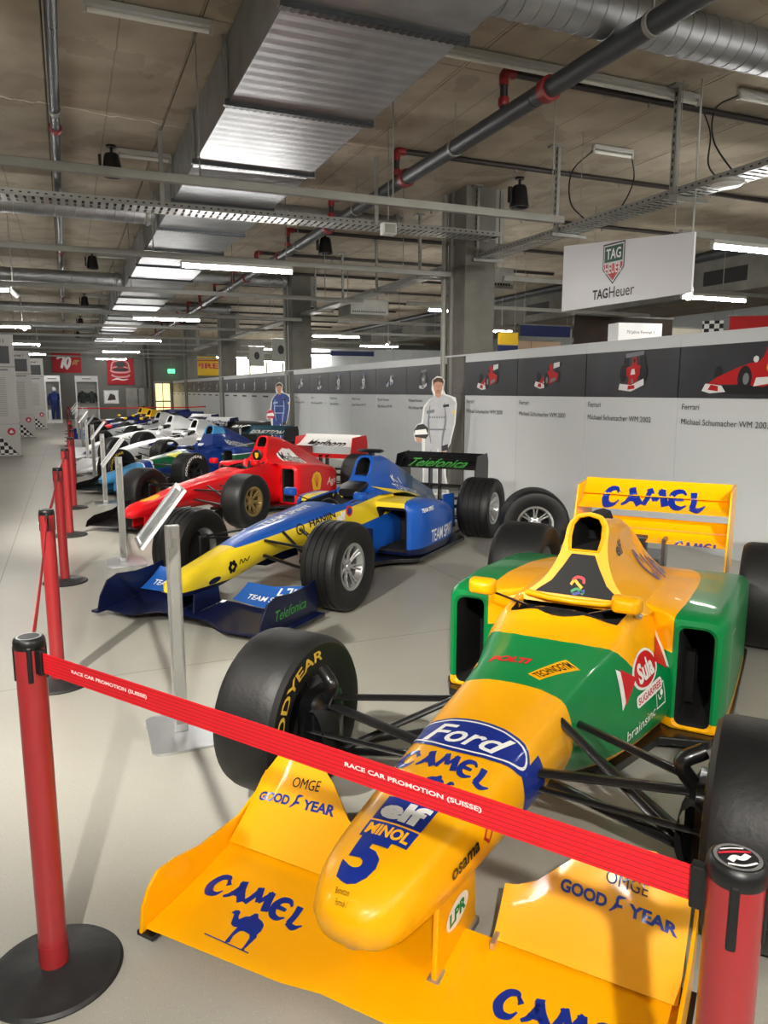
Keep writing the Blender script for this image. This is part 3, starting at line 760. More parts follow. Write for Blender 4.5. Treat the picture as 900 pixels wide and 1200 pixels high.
# flags right
fx = empty('flag', (15.0, 13.2, 3.0), math.radians(-40), 'red flag with a yellow shield beyond the wall', 'flag')
M_redc = mat('red cloth', rgb(200, 24, 30), rough=.7, noise=(2, .4, rgb(176, 18, 24)))
MB().box(-.5, .5, -.01, .01, -.55, .35).build('cloth', M_redc, fx)
flat_mark('emblem', shape([(-.14, .14), (.14, .14), (.14, -.06), (0, -.2), (-.14, -.06)]), M_yel, fx, (.12, -.011, -.1), (1, 0, 0), (0, 0, 1), .001)
flat_mark('emblem_mark', stroke([(-.02, -.1), (.02, 0), (-.03, .06), (.03, .1)], .04), M_print, fx, (.12, -.011, -.09), (1, 0, 0), (0, 0, 1), .002)
MB().tube([(-.55, 0, .35), (.55, 0, .35)], .015, 8).build('rod', M_galv2, fx)
for q in (-.45, .45): MB().tube([(q, 0, .35), (q, 0, CEIL-3.012)], .005, 6).build('wire', M_galv2, fx)
def chk(nt, x, y, z): return [((((x*9).floor()+(z*9).floor()).mod(2) < .5), rgb(20, 20, 20))]
fx2 = empty('flag', (14.28, 13.65, 2.95), math.radians(-40), 'black and white chequered flag next to red flag', 'flag')
MB().box(-.26, .2, -.01, .01, -.6, .3).build('cloth', mat('chequered cloth', rgb(230, 230, 228), rough=.7, paint=chk), fx2); MB().tube([(0, 0, .3), (0, 0, CEIL-2.955)], .005, 6).build('wire', M_galv2, fx2); MB().tube([(-.32, 0, .3), (.27, 0, .3)], .012, 8).build('rod', M_galv2, fx2)
# far hanging boards
for k, (x, y, z) in enumerate(((6.55, 27.6, 2.5), (6.3, 23.3, 2.5))):
    e = empty('hanging_sign', (x, y, z), 0, ['pale hanging board seen above the wall beyond second column', 'pale hanging board with dark emblem beside the second column'][k], 'sign')
    MB().box(-.28, .28, -.015, .015, 0, .7).build('board', M_galv2, e, bevel=.004); MB().box(-.29, .29, -.02, .02, .7, .73).build('top_rail', M_alu, e)
    flat_mark('emblem', shape(oval(.1, .14)), M_pdark, e, (0, -.016, .38), (1, 0, 0), (0, 0, 1), .001)
    for q in (-.2, .2): MB().tube([(q, 0, .7), (q, 0, CEIL-z)], .005, 6).build('wire', M_galv2, e)

# ---------------------------------------------------------------- far wall: banners, picture, door, exit sign, window
def far_banner(x0, x1, z0, z1, label, kind):
    e = empty('wall_banner', ((x0+x1)/2, YF-.06, (z0+z1)/2), 0, label, 'banner'); w, h = (x1-x0)/2, (z1-z0)/2
    m_ = M_yel if kind == 'y' else mat('far red cloth', rgb(170, 22, 34), rough=.7, noise=(1.5, .3, rgb(150, 18, 28)))
    MB().box(-w, w, -.01, .01, -h, h).build('cloth', m_, e); MB().tube([(-w, 0, h), (w, 0, h)], .02, 8).build('rod', M_galv2, e)
    F = lambda n, s, mm, o=.002: flat_mark(n, s, mm, e, (0, -.011, 0), (1, 0, 0), (0, 0, 1), o)
    if kind == '70':
        F('banner_number', merge(stroke([(-.5, .22), (-.3, .32), (-.12, .28), (-.2, 0), (-.28, -.3)], [.1, .13, .14, .15, .12]), stroke([(0, -.3), (-.08, 0), (.06, .28), (.18, .2), (.12, -.12), (-.02, -.36)], [.14, .16, .12, .12, .14, .1])), M_lw)
        F('banner_mark', merge(stroke([(.3, -.1), (.38, .1), (.5, .12), (.36, -.08)], .05), stroke([(.48, -.12), (.56, .12), (.66, .1)], .05)), mat('gold print', rgb(190, 160, 80)))
    elif kind == 'car':
        F('banner_print', merge(*[stroke(p, w_) for p, w_ in (([(-.5, .1), (-.4, .5), (0, .62), (.4, .5), (.5, .1)], .07), ([(-.42, .2), (0, .3), (.42, .2)], .05), ([(-.55, .05), (-.3, -.05), (.3, -.05), (.55, .05)], .09), ([(-.5, -.2), (-.2, -.32), (.3, -.3), (.5, -.2)], .1))]), mat('pale pink print', rgb(206, 150, 150)))
        F('banner_print', merge(shape(oval(.3, .16, 20, (0, .4))), shape(oval(.42, .1, 20, (0, .1)))), M_print, .003)
        F('banner_stroke', stroke([(-.5, -.5), (-.2, -.42), (.1, -.48), (.4, -.44)], [.03, .08, .06, .03]), M_lw, .004)
    else:
        F('banner_lettering', fit_text('PIRELLI', w*1.8, h*.55, bold=.03), M_lred); F('banner_stripe', shape([(-w, .32*h+.1), (w, .32*h+.1), (w, .32*h+.16), (-w, .32*h+.16)]), M_lred)
    return e
far_banner(-.65, .85, 2.6, 3.7, 'red far wall banner with big white swoosh number', '70')
far_banner(2.2, 3.65, 1.95, 3.45, 'red far wall banner with a racing car front print', 'car')
far_banner(7.0, 9.6, 2.5, 3.65, 'yellow far wall banner with red lettering', 'y')
e = empty('framed_picture', (2.35, YF-.04, 1.25), 0, 'small framed picture on the far wall below red banner', 'picture')
MB().prism([(-.4, -.38), (.4, -.38), (.4, .38), (-.4, .38)], 'y', -.02, .02, [[(-.34, -.32), (.34, -.32), (.34, .32), (-.34, .32)]]).build('frame', M_alu, e)
MB().box(-.34, .34, 0, .015, -.32, .32).build('mount', M_lw, e); flat_mark('print', shape([(-.22, -.2), (-.05, .2), (.2, .1), (.24, -.16)]), M_brown, e, (0, -.001, 0), (1, 0, 0), (0, 0, 1), .001)
d = struct(MB().prism([(4.7, 0), (5.75, 0), (5.75, 2.15), (4.7, 2.15)], 'y', YF-.1, YF, [[(4.8, .02), (5.65, .02), (5.65, 2.05), (4.8, 2.05)]]).build('door_1', M_galv2))
M_doorlit = mat('lit door glass', rgb(240, 225, 180), rough=.3, emit=rgb(250, 226, 160), es=.7, noise=(4, .5, rgb(200, 180, 130)))
for i in range(2): MB().box(4.82+i*.43, 5.2+i*.43, YF-.06, YF-.04, .05, 2.02).build('pane', M_doorlit, d)
MB().box(4.8, 5.65, YF-.08, YF-.03, .95, 1.03).build('push_bar', M_galv2, d)
e = empty('exit_sign', (5.74, YF-.3, 2.74), 0, 'small green lit emergency exit sign', 'sign')
MB().box(-.2, .2, -.03, .03, -.12, .12).build('case', mat('exit green', rgb(60, 190, 120), emit=rgb(90, 230, 150), es=1.3), e, bevel=.01)
flat_mark('running_figure', merge(stroke([(-.05, -.08), (0, 0), (.02, .06)], .03), stroke([(0, 0), (.07, -.07)], .025, 2), shape(oval(.02, .02, 10, (.03, .085))), stroke([(.09, 0), (.16, 0)], .03, 2)), M_lw, e, (0, -.031, 0), (1, 0, 0), (0, 0, 1), .001)
MB().tube([(0, 0, .12), (0, 0, CEIL-2.74)], .01, 6).build('stem', M_galv2, e)
M_win = mat('daylit glass', rgb(250, 248, 232), emit=rgb(252, 246, 222), es=2.0, noise=(.8, .6, rgb(225, 215, 180)))
wn = struct(MB().prism([(9.4, 1.9), (14.64, 1.9), (14.64, 3.6), (9.4, 3.6)], 'y', YF-.08, YF, [[(9.46+i*1.04, 1.98), (10.4+i*1.04, 1.98), (10.4+i*1.04, 3.52), (9.46+i*1.04, 3.52)] for i in range(5)]).build('window_1', M_galv2))
for i in range(5): MB().box(9.46+i*1.04, 10.4+i*1.04, YF-.05, YF-.03, 1.98, 3.52).build('pane', M_win, wn)
for i, (x, z0, z1) in enumerate(((3.15, 0, 1.75), (3.85, 0, 1.75))):
    tag(MB().box(x, x+.65, YF-.12, YF-.01, z0, z1).build('wall_locker', M_galv2, bevel=.01), ['grey flat wall cabinet under the red car banner', 'grey flat wall cabinet beside the far door'][i], 'cabinet')
for i, x in enumerate((4.25, 4.5)):
    tag(MB().tube([(x, YF-.2, 0), (x, YF-.2, CEIL)], .08, 12).build('downpipe', M_conc, smooth=40), ['grey vertical pipe on far wall nearer the banners', 'grey vertical pipe on far wall next to door'][i], 'pipe')

# ---------------------------------------------------------------- info boards along the aisle
def board_paint(nt, x, y, z):
    tri = (x+z*.85) < 1.0     # x from 0 at the aisle-side edge
    ck = ((x*11).floor()+(z*11).floor()).mod(2) < .5
    return [(tri & ck & (z < .9) & (z > .06), rgb(18, 18, 18)), (tri & ~ck & (z < .9) & (z > .06), rgb(238, 238, 236)),
            ((z > .98) & (z < 1.92) & ((z*22).mod(1) < .32) & (x > .1) & (x < .78), rgb(150, 148, 146)), (((z-.8).abs() < .004), rgb(140, 140, 138)), (((z-2.17).abs() < .012), rgb(140, 140, 138))]
M_board = mat('printed info board', rgb(205, 203, 200), rough=.5, paint=board_paint)
for k, (xr, yy) in enumerate(((-1.12, 20.3), (-1.08, 28.3), (-.84, 34.5))):
    e = empty('info_board', (xr-1.0, yy, 0), 0, ['tall white info board with chequered corner at the front of the aisle', 'tall white info board standing second along the aisle', 'tall white info board next to the suit showcases'][k], 'info board')
    MB().box(0, 1.0, 0, .12, 0, 2.93).build('board', M_board, e)
    MB().box(.1, .9, -.012, 0, 2.25, 2.66).build('photo', M_dark, e); flat_mark('board_title', fit_text('Formel 1', .36, .09, bold=.02), M_print, e, (.62, -.001, 2.78), (1, 0, 0), (0, 0, 1), .002)
    flat_mark('board_heading', shape([(-.3, -.02), (.3, -.02), (.3, .02), (-.3, .02)]), M_pgrey, e, (.55, -.001, 2.1), (1, 0, 0), (0, 0, 1), .002)
    flat_mark('round_badge', shape(oval(.09, .09, 24)), M_lred, e, (.82, -.001, .62), (1, 0, 0), (0, 0, 1), .002)
    flat_mark('badge_mark', shape([(-.05, -.02), (0, .05), (.05, -.02), (.02, -.04), (-.02, -.04)]), M_lw, e, (.82, -.001, .62), (1, 0, 0), (0, 0, 1), .003)
    MB().box(-.02, 1.02, -.04, .16, 0, .03).build('foot', M_galv2, e)
# ---------------------------------------------------------------- showcases with racing suits
M_suit1 = mat('blue suit cloth', rgb(40, 62, 128), rough=.8, noise=(6, .7, rgb(22, 34, 80))); M_suit2 = mat('black suit cloth', rgb(30, 32, 36), rough=.8, noise=(6, .7, rgb(70, 78, 84)))
M_casein = mat('showcase inside', rgb(190, 188, 182), rough=.6, noise=(2, .3, rgb(176, 174, 168)))
def suit(parent, m_, x, y, z, s, legs=True):
    t = MB(); t.rings([[(x+w*math.cos(a)*s, y+d_*math.sin(a)*s, z+h*s) for a in [2*PI*i/14 for i in range(14)]] for h, w, d_ in ((.62, .15, .1), (.75, .17, .11), (.95, .19, .12), (1.15, .22, .12), (1.28, .2, .1), (1.34, .08, .07), (1.4, .06, .06))])
    t.build('suit_body', m_, parent, smooth=60)
    for q in (-1, 1):
        MB().tube(spline([(x+q*.19*s, y, z+1.27*s), (x+q*.27*s, y-.02, z+1.0*s), (x+q*.28*s, y-.05, z+.7*s)], 4), [.07*s]*5+[.05*s]*4, 10).build('sleeve', m_, parent, smooth=60)
        if legs: MB().tube([(x+q*.08*s, y, z+.68*s), (x+q*.1*s, y, z+.35*s), (x+q*.1*s, y, z+.02)], [.085*s, .075*s, .06*s], 10).build('trouser_leg', m_, parent, smooth=60)
for k, (x0, x1) in enumerate(((-1.0, -.28), (.42, 1.5))):
    e = empty('showcase', (x0, 41.0, 0), 0, ['white showcase with a blue racing suit inside', 'wide white showcase with dark racing suits inside'][k], 'showcase')
    w = x1-x0
    MB().box(0, .06, 0, .6, 0, 2.35).build('side_panel', M_lw, e); MB().box(w-.06, w, 0, .6, 0, 2.35).build('side_panel', M_lw, e)
    MB().box(.06, w-.06, .55, .6, 0, 2.35).build('back_panel', M_casein, e); MB().box(.06, w-.06, 0, .6, 2.05, 2.35).build('header', M_lw, e); MB().box(.06, w-.06, 0, .6, 0, .16).build('plinth', M_lw, e)
    flat_mark('header_print', shape([(-.2, -.02), (.2, -.02), (.2, .02), (-.2, .02)]), M_pgrey, e, (w/2, -.001, 2.2), (1, 0, 0), (0, 0, 1), .001)
    MB().tube([(.06, .3, 1.75), (w-.06, .3, 1.75)], .012, 8).build('hanging_rail', M_alu, e)
    s1 = empty('racing_suit', (x0, 41.0, 0), 0, ['dark blue racing suit standing in the narrow showcase', 'black racing suit hanging in the wide showcase nearer the suit in blue'][k], 'racing suit')
    if k == 0:
        suit(s1, M_suit1, .42, .3, .18, 1.0); MB().lathe([(.04, 1.55), (.09, 1.62), (.1, 1.7), (.07, 1.78), (0, 1.8)], (.42, .3, 0), 'z', 14).build('display_head', M_lw, s1, smooth=60)
        b_ = empty('display_cube', (x0, 41.0, .16), 0, 'small white pedestal inside the narrow showcase', 'pedestal'); MB().box(.08, .24, .06, .4, 0, .5).build('body', M_lw, b_, bevel=.008); MB().box(.07, .25, .05, .41, .5, .52).build('top', M_casein, b_)
    else:
        suit(s1, M_suit2, .32, .3, .5, .78, False)
        s2 = empty('racing_suit', (x0+.48, 41.0, 0), 0, 'grey green racing suit hanging in the wide showcase', 'racing suit'); suit(s2, mat('grey green suit', rgb(66, 78, 72), rough=.8, noise=(6, .7, rgb(40, 50, 48))), .28, .3, .5, .78, False)
        b_ = empty('display_cube', (x0, 41.0, .16), 0, 'low white pedestal inside the wide showcase', 'pedestal'); MB().box(.1, .5, .06, .45, 0, .62).build('body', M_lw, b_, bevel=.008); MB().box(.09, .51, .05, .46, .62, .64).build('top', M_casein, b_)

# ================================================================== ROPE POSTS
M_post = mat('red lacquered tube', rgb(158, 40, 44), rough=.34, coat=.35, noise=(14, .25, rgb(148, 35, 39)))
M_base = mat('black iron base', rgb(30, 30, 31), rough=.5, noise=(14, .6, rgb(46, 46, 46)), bump=(30, .2))
def belt_paint(nt, x, y, z): return [(((z+.0).mod(.0085) < .0013), rgb(168, 10, 22))]
M_belt = mat('red webbing', rgb(226, 24, 38), rough=.55, paint=belt_paint, bump=(300, .1))
M_belttxt = mat('belt print', rgb(248, 232, 228), rough=.6)
HP = .975
def post_proto():
    e = empty('rope_post', (0, 0, 0), 0)
    MB().lathe([(.0, .0), (.178, .0), (.18, .006), (.172, .014), (.14, .02), (.13, .026), (.06, .03), (.045, .036), (0, .036)], n=48).build('base', M_base, e, smooth=30)
    MB().lathe([(.037, .03), (.037, .95)], n=32).build('tube', M_post, e, smooth=40)
    MB().lathe([(0.0382, .03), (0.0382, .1)], n=32).build('tube_sleeve', M_post, e, smooth=40)
    h = MB().lathe([(.0375, .946), (.0395, .949), (.0395, HP-.012), (.0375, HP-.004), (.033, HP), (0, HP)], n=32).build('head', M_black, e, smooth=35)
    MB().lathe([(.026, HP+.0006), (.031, HP+.0006)], n=28, cap=False).build('cap_ring', M_alu, h)
    for a in range(4):
        M = Matrix.Rotation(a*PI/2, 4, 'Z')
        MB().box(-.0065, .0065, .033, .0405, .86, .955, M).build('belt_slot', M_black, e, bevel=.003)
    return e
def belt(parent, vec, z=.915, sag=.0, w=.048, txt=None):
    """belt from this post's head along vec (world offset)"""
    v = Vector((vec[0], vec[1], 0)); L = v.length; d = v.normalized(); n = 16; dz = vec[2] if len(vec) > 2 else 0
    nrm = Vector((-d.y, d.x, 0))
    P = []
    for i in range(n+1):
        t = i/n; P.append((d*(.05+(L-.1)*t), z+dz*t-sag*4*t*(1-t)))
    R = [[p+nrm*s*.0008+Vector((0, 0, zz+h*w/2)) for s, h in ((1, -1), (1, 1), (-1, 1), (-1, -1))] for p, zz in P]
    o = MB().rings(R).build('belt', M_belt, parent)
    for t in (.045, L-.045):
        c = d*t; M = Matrix.Translation(Vector((c.x, c.y, z+(dz if t > 1e-1 else 0)))) @ Matrix.Rotation(math.atan2(d.y, d.x), 4, 'Z')
        MB().box(-.012, .014, -.009, .009, -.033, .033, M).build('belt_clip', M_black, parent, bevel=.003)
    return o
proto = post_proto()
SP = [(-.13, 2.05), (-.14, 4.31), (-.11, 6.69), (-.06, 8.9), (0.0, 11.0), (.03, 13.15), (.03, 15.25), (.02, 17.4), (.0, 19.55), (.0, 21.4), (0., 23.6), (.0, 25.9), (0., 28.1), (0., 30.3), (0., 32.5)]
SPL = ['red rope post with black round base joining the aisle row and cross belt', 'red rope post, second along the aisle row from the cross belt', 'red rope post, third along the aisle row from the cross belt']+['red rope post, '+ORD[i]+' along the aisle row from the cross belt' for i in range(3, 15)]
posts = []
for i, (x, y) in enumerate(SP):
    p = proto if i == 0 else dup(proto, (x, y, 0)); p.location = (x, y, 0); posts.append(p)
    tag(p, SPL[i], 'rope post', None if i < 3 else 'rope posts further along the aisle')
front = dup(proto, (.80, .66, 0), math.radians(129.6)); tag(front, 'salmon red rope post standing before the yellow front wing', 'rope post')
far2 = dup(proto, (3.3, 33.0, 0)); tag(far2, 'red rope post behind the last dark blue car', 'rope post')
for i in range(len(SP)-1):
    belt(posts[i], (SP[i+1][0]-SP[i][0], SP[i+1][1]-SP[i][1]), sag=.02)
belt(posts[-1], (3.3-SP[-1][0], 33.0-SP[-1][1]), sag=.02); belt(far2, (2.3, 0.3), sag=.02)
bv = (.80+.13, .66-2.05, .0)
bl = belt(posts[0], bv, z=.915, w=.054)
bl['label'] = 'red belt printed with white lettering'
# belt leaving the front post to the right, built in the post's own frame
def belt_local(post, wv, **k):
    a = -post.rotation_euler[2]; c, s_ = math.cos(a), math.sin(a)
    return belt(post, (wv[0]*c-wv[1]*s_, wv[0]*s_+wv[1]*c), **k)
belt_local(front, (1.25, -.62), z=.905, w=.054)
d_ = Vector((bv[0], bv[1], 0)).normalized(); L_ = Vector((bv[0], bv[1], 0)).length
for t in (.17, .70):
    s = fit_text('RACE CAR PROMOTION (SUISSE)', .28, .0115, bold=.03)
    c = d_*(.05+(L_-.1)*t)
    flat_mark('belt_lettering', s, M_belttxt, bl, (c.x, c.y, 0.915+.002), (d_.x, d_.y, 0), (0, 0, 1), .0012)
# printed cap of the front post
cap = [c for c in front.children if c.name.startswith('head')][0]
fa = -front.rotation_euler[2]-YAW
cu, cv = (math.cos(fa), math.sin(fa), 0), (-math.sin(fa), math.cos(fa), 0)
flat_mark('cap_print', stroke([(-.014, -.008), (-.004, .0), (.004, -.004), (.016, .004)], .009), M_lw, cap, (0, 0, HP+.0008), cu, cv)
flat_mark('cap_print', stroke([(-.02, -.014), (0, -.019), (.02, -.014)], .004), M_lw, cap, (0, 0, HP+.0008), cu, cv)
flat_mark('cap_print', stroke([(-.022, .01), (0, .0115), (.022, .01)], .005), M_lred, cap, (0, 0, HP+.0008), cu, cv); flat_mark('cap_print', stroke([(-.016, .018), (0, .02), (.016, .018)], .003), M_lw, cap, (0, 0, HP+.0008), cu, cv)

# ================================================================== SILVER LECTERN STANDS
def stand_proto():
    e = empty('lectern_stand', (0, 0, 0), 0)
    MB().prism(rrect(.34, .42, .05, 5, (.02, 0)), 'z', 0, .012).build('base_plate', M_alu, e, bevel=.003)
    MB().box(-.032, .032, -.016, .016, .012, 1.0).build('pole', M_alu, e, bevel=.004)
    MB().box(-.02, .02, -.0165, -.016, .05, .94).build('pole_groove', M_galv2, e)
    a = math.radians(52); M = Matrix.Translation((-.045, 0, 1.045)) @ Matrix.Rotation(-a, 4, 'Y')
    b = MB().box(-.16, .16, -.11, .11, -.008, .008, M).build('panel', M_lsil, e, bevel=.003)
    m = MB(); m.box(-.16, -.147, -.11, .11, .008, .016, M); m.box(.147, .16, -.11, .11, .008, .016, M); m.box(-.16, .16, -.11, -.098, .008, .016, M); m.box(-.16, .16, .098, .11, .008, .016, M)
    m.build('frame', M_alu, e)
    MB().box(-.14, .14, -.09, .09, .0085, .0095, M).build('info_sheet', mat('info sheet', rgb(150, 155, 155), rough=.15, coat=.5, noise=(12, .6, rgb(90, 96, 100))), e)
    MB().tube([(-.01, 0, .9), (-.015, 0, .99)], .02, 10).build('hinge', M_alu, e)
    return e
sp = stand_proto()
SL = ['yellow car', 'blue and yellow car', 'red car', 'blue and green car']
for i, (x, y) in enumerate(((.40, 3.42), (.40, 7.24), (.42, 11.3), (.38, 14.4), (.34, 17.4), (.3, 20.45), (.26, 23.6), (.26, 26.8), (.26, 30.1))):
    o = sp if i == 0 else dup(sp, (x, y, 0)); o.location = (x, y, 0)
    tag(o, 'silver lectern stand with tilted panel in front of the '+SL[i] if i < 4 else 'silver lectern stand with tilted panel, '+ORD[i]+' along the row of cars', 'info stand', None if i < 4 else 'far lectern stands')

# ================================================================== CARDBOARD STANDEES
M_card = mat('white card', rgb(228, 228, 226), rough=.6, noise=(3, .2, rgb(220, 220, 218)))
M_skin = mat('printed skin', rgb(196, 148, 122), rough=.6, noise=(18, .4, rgb(182, 132, 108))); M_hair = mat('printed hair', rgb(82, 60, 42), rough=.7, noise=(40, .5, rgb(64, 46, 32)))
def standee(loc, label, suitcol, suit2, helm, helm2, name='cardboard_standee'):
    rz = math.radians(-27)
    e = empty(name, loc, rz, label, 'standee')
    out = [(-.02, 1.82), (-.09, 1.76), (-.1, 1.62), (-.06, 1.52), (-.14, 1.46), (-.22, 1.36), (-.25, 1.12), (-.33, 1.08), (-.37, .94), (-.34, .83), (-.24, .81), (-.22, .3), (-.24, .0), (.2, 0), (.14, .3), (.13, .52), (.11, .58), (.15, .7), (.2, .8), (.27, 1.1), (.29, 1.4), (.27, 1.5), (.12, 1.55), (.08, 1.62), (.1, 1.75), (.05, 1.81)]
    MB().prism(out, 'y', 0, .012).build('board', M_card, e)
    MB().poly([(-.1, .012, .0), (-.1, .3, 0), (-.1, .012, 1.0)]).poly([(.1, .012, .0), (.1, .3, 0), (.1, .012, 1.0)]).build('back_strut', M_card, e)
    F = lambda n, s, mm, k: flat_mark(n, s, mm, e, (0, 0, 0), (1, 0, 0), (0, 0, 1), .0008*k)
    ms, ms2 = suitcol, suit2
    F('suit_print', shape([(-.05, 1.53), (-.14, 1.44), (-.2, 1.34), (-.23, 1.05), (-.19, .86), (-.2, .3), (-.2, .03), (.0, .03), (.0, .72), (.02, .72), (.02, .03), (.15, .03), (.11, .3), (.1, .55), (.14, .68), (.19, .82), (.25, 1.1), (.27, 1.42), (.2, 1.5), (.06, 1.55), (0, 1.5)]), ms, 1)
    F('suit_shadow', merge(stroke([(.1, 1.42), (.12, 1.15), (.08, .9), (.06, .6)], [.01, .03, .03, .01]), stroke([(-.12, 1.38), (-.14, 1.1), (-.1, .8)], [.01, .03, .01]), stroke([(-.1, .7), (-.12, .4), (-.1, .1)], [.01, .03, .015]), shape([(-.17, 1.3), (-.05, 1.32), (-.05, 1.27), (-.17, 1.25)])), ms2, 2)
    F('belt_print', shape([(-.17, 1.0), (.13, 1.0), (.13, 1.025), (-.17, 1.025)]), ms2, 2)
    F('chest_patch', shape([(.08, 1.35), (.17, 1.36), (.17, 1.40), (.08, 1.39)]), M_print, 3)
    for q in range(7): F('chest_mark', shape([(-.13+q*.036, 1.185), (-.108+q*.036, 1.185), (-.108+q*.036, 1.215), (-.13+q*.036, 1.215)]), ms2, 3)
    F('sleeve_patch', shape(oval(.018, .03, 12, (.245, 1.28))), M_pyel, 3)
    F('face_print', merge(shape(oval(.068, .1, 24, (.0, 1.66))), shape([(-.04, 1.6), (.045, 1.6), (.05, 1.52), (.0, 1.49), (-.045, 1.53)])), M_skin, 3)
    F('hair_print', shape([(-.075, 1.66), (-.08, 1.76), (-.02, 1.8), (.06, 1.79), (.085, 1.74), (.075, 1.66), (.06, 1.72), (0, 1.74), (-.055, 1.72)]), M_hair, 4)
    F('features', merge(stroke([(-.03, 1.675), (-.012, 1.675)], .008, 1), stroke([(.015, 1.675), (.035, 1.675)], .008, 1), stroke([(-.018, 1.61), (.02, 1.61)], .008, 1), stroke([(.0, 1.66), (.006, 1.64)], .006, 1)), M_hair, 5)
    F('hand_print', shape([(.07, .7), (.13, .71), (.14, .62), (.11, .55), (.07, .57), (.06, .63)]), M_skin, 3); F('cuff_print', shape([(.065, .76), (.16, .79), (.165, .7), (.07, .68)]), M_print, 4)
    F('glove_print', shape([(-.34, .9), (-.24, .9), (-.24, .82), (-.32, .82)]), M_skin, 3)
    F('helmet_print', shape([(-.35, .9), (-.36, 1.0), (-.31, 1.08), (-.22, 1.1), (-.15, 1.04), (-.14, .92), (-.18, .87)]), helm, 4)
    F('helmet_visor', shape([(-.35, .93), (-.345, 1.0), (-.18, 1.02), (-.15, .94)]), helm2, 5)
    return e
standee((5.22, 10.25, 0), 'life-size cardboard standee of a driver in silver white race suit with helmet', mat('printed silver suit', rgb(188, 190, 194), rough=.6, noise=(7, .6, rgb(168, 170, 176))), mat('printed suit shade', rgb(120, 124, 132), rough=.6), M_print, M_lw)
standee((5.22, 19.55, 0), 'life-size cardboard standee of a driver in dark blue suit by the column', mat('printed blue suit', rgb(46, 70, 140), rough=.6, noise=(7, .6, rgb(30, 48, 104))), mat('printed pale blue', rgb(150, 170, 205), rough=.6), M_lred, M_lw)
# ================================================================== CAR KIT (local frame: x towards the tail, y towards the aisle side, z up, origin under the front axle)
M_tyre = mat('tyre rubber', rgb(16, 16, 17), rough=.5, noise=(9, .5, rgb(24, 24, 25)), bump=(60, .12))
M_tyre_wall = mat('tyre sidewall', rgb(20, 20, 21), rough=.5, noise=(14, .4, rgb(28, 28, 29)))
M_carbon = mat('black carbon', rgb(15, 15, 17), rough=.3, coat=.4, noise=(60, .5, rgb(26, 26, 28)))
M_darkin = mat('dark interior', rgb(8, 8, 9), rough=.8, noise=(8, .5, rgb(14, 14, 14)))
M_rim_s = mat('silver rim', (.66, .67, .68, 1), rough=.32, metal=.85, noise=(9, .3, (.55, .56, .57, 1)))
M_rim_g = mat('gold rim', rgb(176, 150, 96), rough=.34, metal=.7, noise=(9, .3, rgb(150, 126, 80)))
M_rim_d = mat('dark rim', rgb(40, 41, 43), rough=.4, metal=.5, noise=(9, .3, rgb(30, 31, 33)))
M_glass = mat('smoked screen', rgb(30, 32, 34), rough=.08, coat=.8, noise=(4, .2, rgb(40, 42, 44)))
def fine_x(xs, step):
    o = []
    for a, b in zip(xs, xs[1:]):
        n = max(1, int(math.ceil((b-a)/step)))
        o += [a+(b-a)*i/n for i in range(n)]
    return o+[xs[-1]]
def body(name, st, mats, parent, step=.05, sub=4, cap=(True, True), fmat=None, smooth=38):
    """st: list of (x, [(y, z[, dx])...]) half profiles from bottom centre to top centre"""
    xs = [s[0] for s in st]; K = len(st[0][1])
    rows = [[[(p+(0,))[c] if len(p) < 3 else p[c] for p in s[1]] for c in range(3)] for s in st]
    R = []
    for x in fine_x(xs, step):
        pts = []
        for k in range(K):
            y = pchip(xs, [r[0][k] for r in rows], x); z = pchip(xs, [r[1][k] for r in rows], x); dx = pchip(xs, [r[2][k] for r in rows], x)
            pts.append((x+dx, y, z))
        h = spline(pts, sub); h[0].y = 0 if abs(pts[0][1]) < 1e-6 else h[0].y
        ring = [Vector(p) for p in h]+[Vector((p.x, -p.y, p.z)) for p in reversed(h[1:-1])] if abs(pts[-1][1]) < 1e-6 and abs(pts[0][1]) < 1e-6 else \
            [Vector(p) for p in h]+[Vector((p.x, -p.y, p.z)) for p in reversed(h)]
        R.append(ring)
    m = MB(); m.rings(R, *cap)
    if fmat:
        m.m = [fmat(sum((Vector(m.v[i]) for i in f), Vector())/len(f)) for f in m.f]
    return m.build(name, mats, parent, smooth=smooth)
def sym(hw, zb, zt, n=2.6, K=7, nb=None):
    """half superellipse profile"""
    o = []
    for k in range(K):
        a = -PI/2+PI*k/(K-1); c, s = math.cos(a), math.sin(a)
        nn = n if s >= 0 else (nb or n)
        yy = hw*abs(c)**(2/nn) if k not in (0, K-1) else 0.
        o.append((yy, (zb+zt)/2+(zt-zb)/2*math.copysign(abs(s)**(2/nn), s)))
    return o
